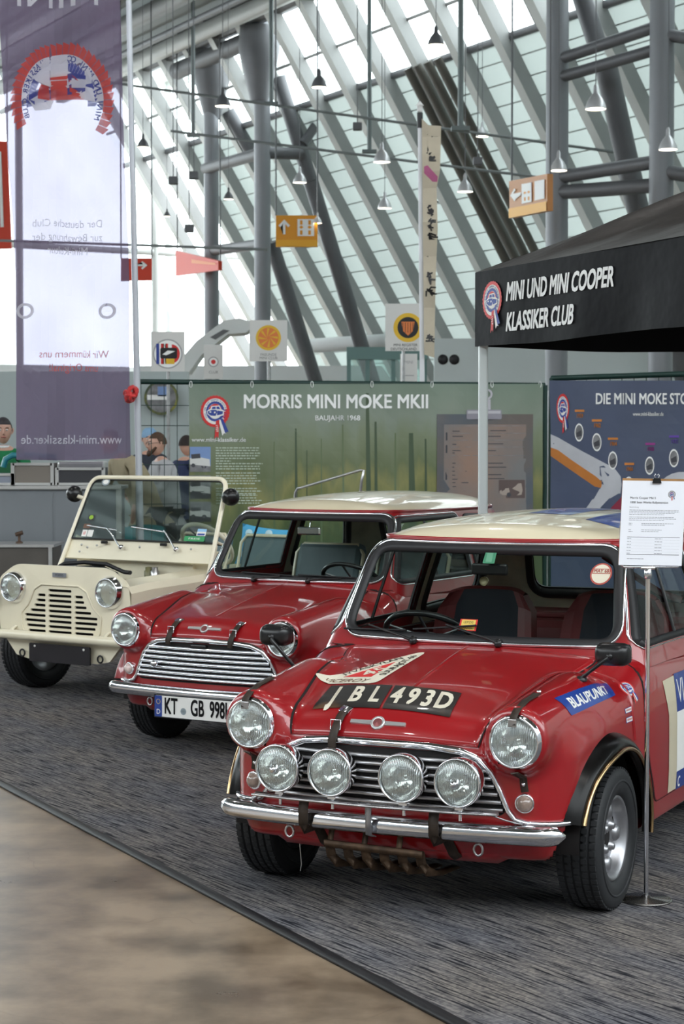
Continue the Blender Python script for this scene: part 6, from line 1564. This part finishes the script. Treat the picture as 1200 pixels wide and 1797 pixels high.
# dark pipe bundle running down the wall
pt = thing('pipe_bundle', 'dark parallel pipes running down the leaning wall', 'pipes')
for k in range(4):
    s = 1.1-k*.48; B = MB(); B.tube([hp(s, fq(11.3)-.5, 11.3), hp(s, fq(1)-.5, 1)], .12, 0, 8); B.build('pipe', mat('pipe_grey', (.11, .105, .09), .5), pt)
bt = thing('white_beam', 'white horizontal round-ended beam left of the leaning struts', 'beam'); B = MB(); a, b = unproj(530, 608, 58), unproj(680, 598, 57); B.tube([a, a.lerp(b, .02), b], [.12, .22, .22], 0, 14); B.build('beam_tube', mat('hall_white', (.75, .78, .78), .5, noise_s=1, noise_a=.04), bt)
HW = MATS['hall_white']
st = thing('white_gangway', 'white sloping gangway with a dark window left of the columns', 'gangway')
B = MB(); pts = [(300, 650), (345, 598), (392, 563), (420, 558), (452, 568), (430, 584), (400, 586), (352, 624), (330, 655)]; P3 = [unproj(x, y, 50) for x, y in pts]; B.add([p for p in P3]+[p+Vector((0, 1.2, 0)) for p in P3], [tuple(range(9)), tuple(range(17, 8, -1))]+[(i, 9+i, 9+(i+1) % 9, (i+1) % 9) for i in range(9)]); g = B.build('gangway_body', HW, st)
B = MB(); pts = [(368, 592), (392, 578), (403, 580), (378, 596)]; P3 = [unproj(x, y, 49.98) for x, y in pts]; B.add(P3+[p+Vector((0, .02, 0)) for p in P3], [(0, 1, 2, 3), (4, 7, 6, 5)]); B.build('gangway_window', DCOL, g)
# stand walls behind the fence
def slab(label, px0, px1, py0, D, m, dz=0, thick=.2, name='partition', cat='partition'):
    t = thing(name, label, cat); p, q = unproj(px0, py0, D), unproj(px1, py0, D); B = MB(); B.box(((p.x+q.x)/2, D+thick/2, p.z/2), (q.x-p.x, thick, p.z)); B.build('partition_panel', m, t); return t
p1 = slab('long white stand wall with two round portholes right of the beige flag', 762, 1260, 594, 44, mat('cool_white_wall', (.62, .68, .68), .6, noise_s=.8, noise_a=.06))
for px in (777, 797):
    B = MB(); q = unproj(px, 631, 43.99); B.lathe([(.12, 0), (.10, -.02), (.0005, -.02)], 0, 20, 'y', c=q); B.build('porthole', BLACK, p1)
slab('pale grey stand wall behind the flag and the fence gap', -60, 330, 652, 27, mat('pale_teal_wall', (.42, .48, .48), .6, noise_s=.8, noise_a=.06))
slab('low white hall wall far behind the posters', 240, 790, 642, 60, HW)
d1 = slab('small green-framed glass kiosk far behind the fence', 612, 745, 618, 46, thin_glass('kiosk_glass', (.8, .93, .9), extra=.15), name='kiosk', cat='kiosk')
for px in (612, 645, 690, 712, 745):
    B = MB(); a = unproj(px, 618, 45.9); B.box((a.x, a.y, a.z/2), (.1, .1, a.z)); B.build('kiosk_post', mat('kiosk_green', (.15, .25, .24), .5), d1)
B = MB(); a, b = unproj(608, 620, 45.9), unproj(750, 620, 45.9); B.box(((a.x+b.x)/2, a.y, a.z), (b.x-a.x, .2, .3)); B.build('kiosk_fascia', MATS['kiosk_green'], d1)
# round sign on the wall seen through the fence gap
rs_ = thing('round_sign', 'large round dark picture sign on the pale stand wall', 'sign'); a = Art(); a.ring(0, 0, 0, .245, mat('picture_green', (.05, .07, .04), .5, noise_s=6, col2=(.25, .25, .05)), 0); a.ring(0, 0, 0, .21, PG[3], 1); a.rect(-.2, -.03, .12, .04, W2, 2); a.rect(-.05, .02, .08, .16, PG[0], 2)
cc = unproj(283, 698, 26.9); a.build('sign_disc', lambda U, l: S3(cc.x+U[:, 0], cc.y-l, cc.z+U[:, 1]), rs_, lift0=.01)
# posters on stands behind the fence
def poster(label, px0, py0, px1, py1, D, art, tilt=0):
    t = thing('poster_stand', label, 'poster', group='posters on stands behind the fence'); a, b = unproj(px0, py1, D), unproj(px1, py0, D); W, H_ = b.x-a.x, b.z-a.z
    B = MB(); B.box(((a.x+b.x)/2, D, (a.z+b.z)/2), (W, .03, H_)); B.build('poster_board', mat('poster_white', (.66, .66, .64), .5, noise_s=2, noise_a=.03), t)
    B = MB(); B.tube([((a.x+b.x)/2, D+.04, 0), ((a.x+b.x)/2, D+.04, b.z)], .02, 0, 8); B.box(((a.x+b.x)/2, D+.04, .02), (.5, .4, .03)); B.build('stand_leg', STEEL, t)
    art.build('poster_print', lambda U, l: S3(a.x+U[:, 0]*W, D-.016-l, a.z+U[:, 1]*W), t, lift0=.001, dl=.001); return t
OG = mat('poster_ochre', (.72, .45, .03), .5); OR_ = mat('poster_orange', (.70, .20, .05), .5); GY = mat('poster_grey_text', (.2, .2, .2), .5)
a = Art(); a.ring(.5, .62, 0, .335, OG, 0); a.ring(.5, .62, 0, .27, OR_, 1); 
for k in range(8): a.poly([(.5+.04*cos(k*pi/4+1.2), .62+.04*sin(k*pi/4+1.2)), (.5+.25*cos(k*pi/4-.12), .62+.25*sin(k*pi/4-.12)), (.5+.25*cos(k*pi/4+.12), .62+.25*sin(k*pi/4+.12))], OG, 2)
a.text('FREUNDE', .5, .17, .10, GY, 1); a.text('MINI CLUB', .5, .08, .10, GY, 1); poster('white poster with an orange and yellow round emblem left of the leaning strut', 438, 562, 504, 634, 24, a)
a = Art(); a.ring(.62, .64, 0, .40, OG, 0); a.ring(.62, .64, 0, .29, BLACK, 1); a.poly([(.44, .80), (.80, .80), (.76, .55), (.62, .42), (.48, .55)], OR_, 2)
for k in range(5): a.rect(.47+k*.07, .50, .485+k*.07, .78, BLACK, 3)
a.text('MINI REGISTER', .55, .16, .10, BLACK, 1); a.text('DEUTSCHLAND', .5, .05, .10, BLACK, 1); poster('white poster with a black and yellow round emblem beside the beige flag', 676, 533, 740, 616, 23, a)
a = Art(); a.ring(.5, .52, 0, .44, mat('poster_grey', (.35, .35, .36), .5), 0); a.ring(.5, .52, 0, .40, W2, 1)
for k, (c_, x0) in enumerate(((NAVY, .16), (REDP, .30), (W2, .36), (REDP, .42))): a.rect(x0, .22, x0+.09, .82, c_, 2)
a.poly(ellipse(.62, .52, .24, .28, 20, -pi/2, pi/2), REDP, 2); a.rect(.45, .22, .70, .38, OG, 3); a.poly(rpoly([(.28, .38), (.78, .38), (.78, .70), (.28, .70)], .06), BLACK, 4); a.poly([(.34, .50), (.5, .62), (.72, .60), (.6, .54), (.46, .48)], W2, 5)
poster('white poster with a round flag emblem and black shape, leftmost of the posters', 265, 582, 324, 652, 22, a)
a = Art(); a.ring(.5, .9, 0, .28, mat('poster_grey', (.35, .35, .36)), 0); a.ring(.5, .9, 0, .22, W2, 1); a.ring(.5, .9, 0, .12, REDP, 2); a.text('CLUB', .5, .35, .2, GY, 1); poster('narrow white poster with a small crest beside the gangway', 358, 605, 391, 665, 25, a)
a = Art(); a.text('MINI', .5, 1.2, .25, mat('poster_grey', (.35, .35, .36)), 1); a.rect(.2, .4, .8, .46, MATS['poster_grey'], 1); poster('narrow grey-white paper behind the beige flag', 702, 621, 732, 672, 25, a)
# narrow beige flag on a white pole
bf = thing('beige_flag', 'narrow beige flag with black brush lettering on a white pole behind the fence', 'flag')
B = MB(); B.tube([(*fpt(744, 21), 0), unproj(737, 205, 21)], .028, 0, 10); B.build('pole', mat('white_pole', (.75, .76, .8), .4), bf)
B = MB(); B.tube([unproj(737, 225, 21), unproj(736.5, 198, 21)], .034, 0, 10); B.build('pole_clamp', BLACK, bf); B = MB(); B.lathe([(.03, 0), (.03, .06), (.045, .07), (.0005, .12)], 0, 12, 'z', c=unproj(736.5, 196, 21)); B.build('pole_tip', W2, bf)
fb = lambda U, l: np.array([tuple(unproj(x, y, 20.93-l+.03*sin(y*.06))) for x, y in U])
a = Art(); BE = mat('beige_cloth', (.55, .49, .38), .8, noise_s=5, noise_a=.1); a.poly([(740, 208), (752, 220), (774, 221), (772, 300), (766, 330), (768, 400), (765, 470), (763, 560), (762, 628), (744, 622)], BE, 0)
rg = random.Random(6)
for yc in (235, 258, 278, 350, 372, 394, 416, 440, 464, 486, 510, 594):
    w_ = 9 if yc < 300 else 7; xc = 758-(yc-230)*.012
    for k in range(9):
        x0, y0 = xc+rg.uniform(-w_, w_*.3), yc+rg.uniform(-8, 6); ang = rg.choice([0, .3, 1.2, -1.0, 1.57]); ln = rg.uniform(6, 12)
        dx, dy = cos(ang)*ln, sin(ang)*ln; nx, ny = -sin(ang)*1.6, cos(ang)*1.6; a.poly([(x0-nx, y0-ny), (x0+dx-nx*.5, y0+dy-ny*.5), (x0+dx+nx, y0+dy+ny), (x0+nx, y0+ny)], BLACK, 1)
a.poly([(744, 292), (750, 290), (768, 310), (767, 322), (762, 322), (744, 304)], mat('pink_print', (.45, .12, .25), .6), 2); a.build('flag_cloth', fb, bf, cell=30)
# signs hanging from the roof
SO = mat('sign_orange', (.80, .33, .02), .5, noise_s=2, noise_a=.05); SR = mat('sign_red', (.62, .05, .02), .5)
def hsign(label, c4, D4, base, art):
    """c4 photo corners bl, br, tr, tl; D4 depths left, right"""
    t = thing('hanging_sign', label, 'sign', group='signs hanging from the roof'); P = [unproj(*c4[0], D4[0]), unproj(*c4[1], D4[1]), unproj(*c4[2], D4[1]), unproj(*c4[3], D4[0])]
    nrm = (P[1]-P[0]).cross(P[3]-P[0]).normalized(); nrm = nrm if nrm.y < 0 else -nrm
    B = MB(); B.add([p+nrm*.0 for p in P]+[p-nrm*.12 for p in P], [(0, 1, 2, 3), (7, 6, 5, 4), (0, 4, 5, 1), (1, 5, 6, 2), (2, 6, 7, 3), (3, 7, 4, 0)]); B.build('sign_board', base, t)
    for k in (2, 3): B = MB(); B.tube([P[k]-nrm*.06, P[k]-nrm*.06+Vector((0, 0, 13.8-P[k].z))], .02, 0, 6); B.build('hanger_wire', DCOL, t)
    def fn(U, l): return np.array([tuple(P[0].lerp(P[1], u).lerp(P[3].lerp(P[2], u), v)+nrm*(l+.01)) for u, v in U])
    art.build('sign_symbol', fn, t, lift0=.005, dl=.004); return t
def arrow(a, cx, cy, s, ang, m, ar=1.):
    pts = [(-.09, -.5), (.09, -.5), (.09, .22), (.30, .0), (.44, .12), (0, .54), (-.44, .12), (-.30, .0), (-.09, .22)]
    c_, s_ = cos(ang), sin(ang); a.poly([(cx+s*(x*c_-y*s_)*ar, cy+s*(x*s_+y*c_)) for x, y in pts], m, 1)
a = Art(); a.rect(0, .0, 1, .22, mat('sign_light_orange', (.85, .42, .03), .5), 1); arrow(a, .2, .62, .45, 0, W2, .7); a.rect(.52, .34, .92, .88, W2, 1)
for x in (.61, .81): a.ring(x, .62, 0, .055, SO, 2, n=4); a.rect(x-.03, .38, x+.03, .52, SO, 2); a.rect(x-.03, .70, x+.03, .84, SO, 2)
hsign('orange hanging sign with a white up arrow and white symbol box', [(484, 433), (557, 433), (557, 378), (484, 378)], (46, 46), SO, a)
a = Art(); a.rect(0, 0, 1, .26, MATS['sign_light_orange'], 1); arrow(a, .2, .60, .40, pi/2, W2, .7); a.rect(.36, .32, .62, .85, W2, 1); a.rect(.70, .34, .95, .86, W2, 1); 
for x in (.45, .55): a.ring(x, .6, 0, .04, SO, 2, n=4); a.rect(x-.02, .38, x+.02, .48, SO, 2)
hsign('orange hanging sign with a white left arrow beside the thick column', [(894, 383), (960, 370), (960, 305), (893, 318)], (38.5, 36.5), mat('sign_dull_orange', (.55, .24, .08), .5), a)
a = Art(); arrow(a, .66, .68, .42, -pi/2, W2, .9); hsign('red hanging sign with a white right arrow left of the slim post', [(212, 493), (266, 492), (266, 453), (212, 453)], (52, 52), SR, a)
a = Art(); a.rect(.4, .55, .95, .75, OR_, 1); hsign('blurred red and orange hanging sign left of the columns', [(308, 484), (383, 474), (383, 458), (308, 440)], (58, 55), SR, a)
a = Art(); a.rect(.7, .2, .8, .9, W2, 1); hsign('tall red banner sign at the far left edge behind the flag', [(-40, 438), (20, 436), (12, 248), (-40, 245)], (48, 48), SR, a)
# bell lamps
LM = mat('lamp_shell_silver', (.72, .73, .75), .35, .5, noise_s=2, noise_a=.1); LE = mat('lamp_glow', (1, .93, .8), .5, emis=(1, .90, .72), estr=6.)
def bell(label, px, py, w_, lit=True, tone=LM):
    D = min(.34*FPX/w_, 46); c = unproj(px, py, D); t = thing('pendant_lamp', label, 'lamp', c, group='bell lamps hanging in the hall'); k_ = w_*D/FPX/.5; t.scale = (k_, k_, k_)
    B = MB(); B.lathe([(.25, 0), (.245, .05), (.21, .16), (.15, .27), (.09, .34), (.06, .38), (.055, .52), (.03, .58), (.0005, .6)], 0, 24, 'z'); B.build('lamp_shade', tone, t)
    B = MB(); B.lathe([(.235, .012), (.12, .03), (.0005, .035)], 0, 20, 'z'); B.build('lamp_bulb', LE, t)
    B = MB(); B.tube([(0, 0, .58), (0, 0, (14.0-c.z)/k_)], .012, 0, 5); B.build('lamp_cable', DCOL, t); return t
for lab, px, py, w_, dk in [
    ('dark bell lamp against the glazing near the top centre', 765, 80, 30, 1), ('dark bell lamp high against the glazing left of centre', 560, 154, 28, 1),
    ('silver bell lamp hanging between the thick columns', 1045, 192, 37, 0), ('silver bell lamp at the right edge above the tent roof', 1172, 263, 33, 0),
    ('small bright bell lamp left of the thick column, upper one', 846, 240, 22, 0), ('silver bell lamp right of the beige flag', 816, 337, 28, 0),
    ('silver bell lamp left of the beige flag, upper one', 670, 285, 30, 0), ('silver bell lamp left of the beige flag, lower one', 675, 366, 25, 0),
    ('small dark bell lamp beside the flag pole', 251, 259, 21, 1), ('dark bell lamp between the two slimmer columns at the top', 391, 187, 28, 1),
    ('small dark bell lamp right of the far left column', 401, 350, 18, 1), ('grey bell lamp right of the slimmer columns', 526, 321, 24, 0),
    ('small bell lamp at the corner of the orange up-arrow sign', 557, 392, 16, 0), ('silver bell lamp in front of the thick column', 980, 300, 30, 0), ('tiny dark lamp beside the slim post', 293, 380, 12, 1)]:
    bell(lab, px, py, w_, tone=DCOL if dk else LM)  # lamps against bright glazing: silhouette shade put into a darker shell colour
# hanging rods and small boxes
for lab, px, y1, D, box in [('thin rod with a small fitting hanging right of the flag pole', 339, 238, 52, 0), ('thin rod hanging just right of the left columns', 476, 182, 48, 0), ('long thin rod hanging in the middle of the hall', 648, 266, 46, 0), ('thicker rod hanging left of the thick column', 808, 226, 36, 0)]:
    t = thing('hanging_rod', lab, 'rod', group='thin rods hanging from the roof'); b = unproj(px, y1, D); B = MB(); B.tube([b, (b.x, b.y, 14)], .055, 0, 8); B.box((b.x, b.y, b.z), (.35, .2, .08)); B.build('rod', mat('rod_grey', (.16, .19, .19), .5, .3), t)
for lab, px, py in [('small dark box hanging right of the flag pole, upper', 340, 308), ('small dark box beside the slim post', 304, 317), ('small dark box hanging low beside the left column', 332, 401), ('grey box speaker left of the rod', 627, 222), ('grey box speaker left of the orange left-arrow sign', 838, 283)]:
    t = thing('hanging_box', lab, 'speaker', group='small boxes hanging in the hall'); b = unproj(px, py, 39); B = MB(); B.box(b, (.19, .16, .16), 0, bev=.02); bx = B.build('speaker_body', DCOL, t); B = MB(); B.tube([b, (b.x, b.y, 14)], .01, 0, 4); B.build('hanger_wire', DCOL, bx)
for lab, p0, p1 in [('upper taut cable across the hall', (-60, 110), (1260, 292)), ('lower taut cable across the hall', (300, 230), (960, 313)), ('taut cable low across the left windows', (-60, 420), (470, 438))]:
    t = thing('taut_cable', lab, 'cable', group='taut cables across the hall'); B = MB(); B.tube([unproj(*p0, 47), unproj(*p1, 44)], .035, 0, 6); B.build('cable', mat('cable_grey', (.18, .2, .2), .5), t)
t = thing('orange_cord', 'thin orange cord dangling from the roof beside the left column', 'cord'); B = MB(); B.tube([unproj(427, 60, 60), unproj(441, 100, 60), unproj(453, 118, 60), unproj(463, 108, 60), unproj(470, 85, 60)], .05, 0, 6); B.build('cord', OR_, t)
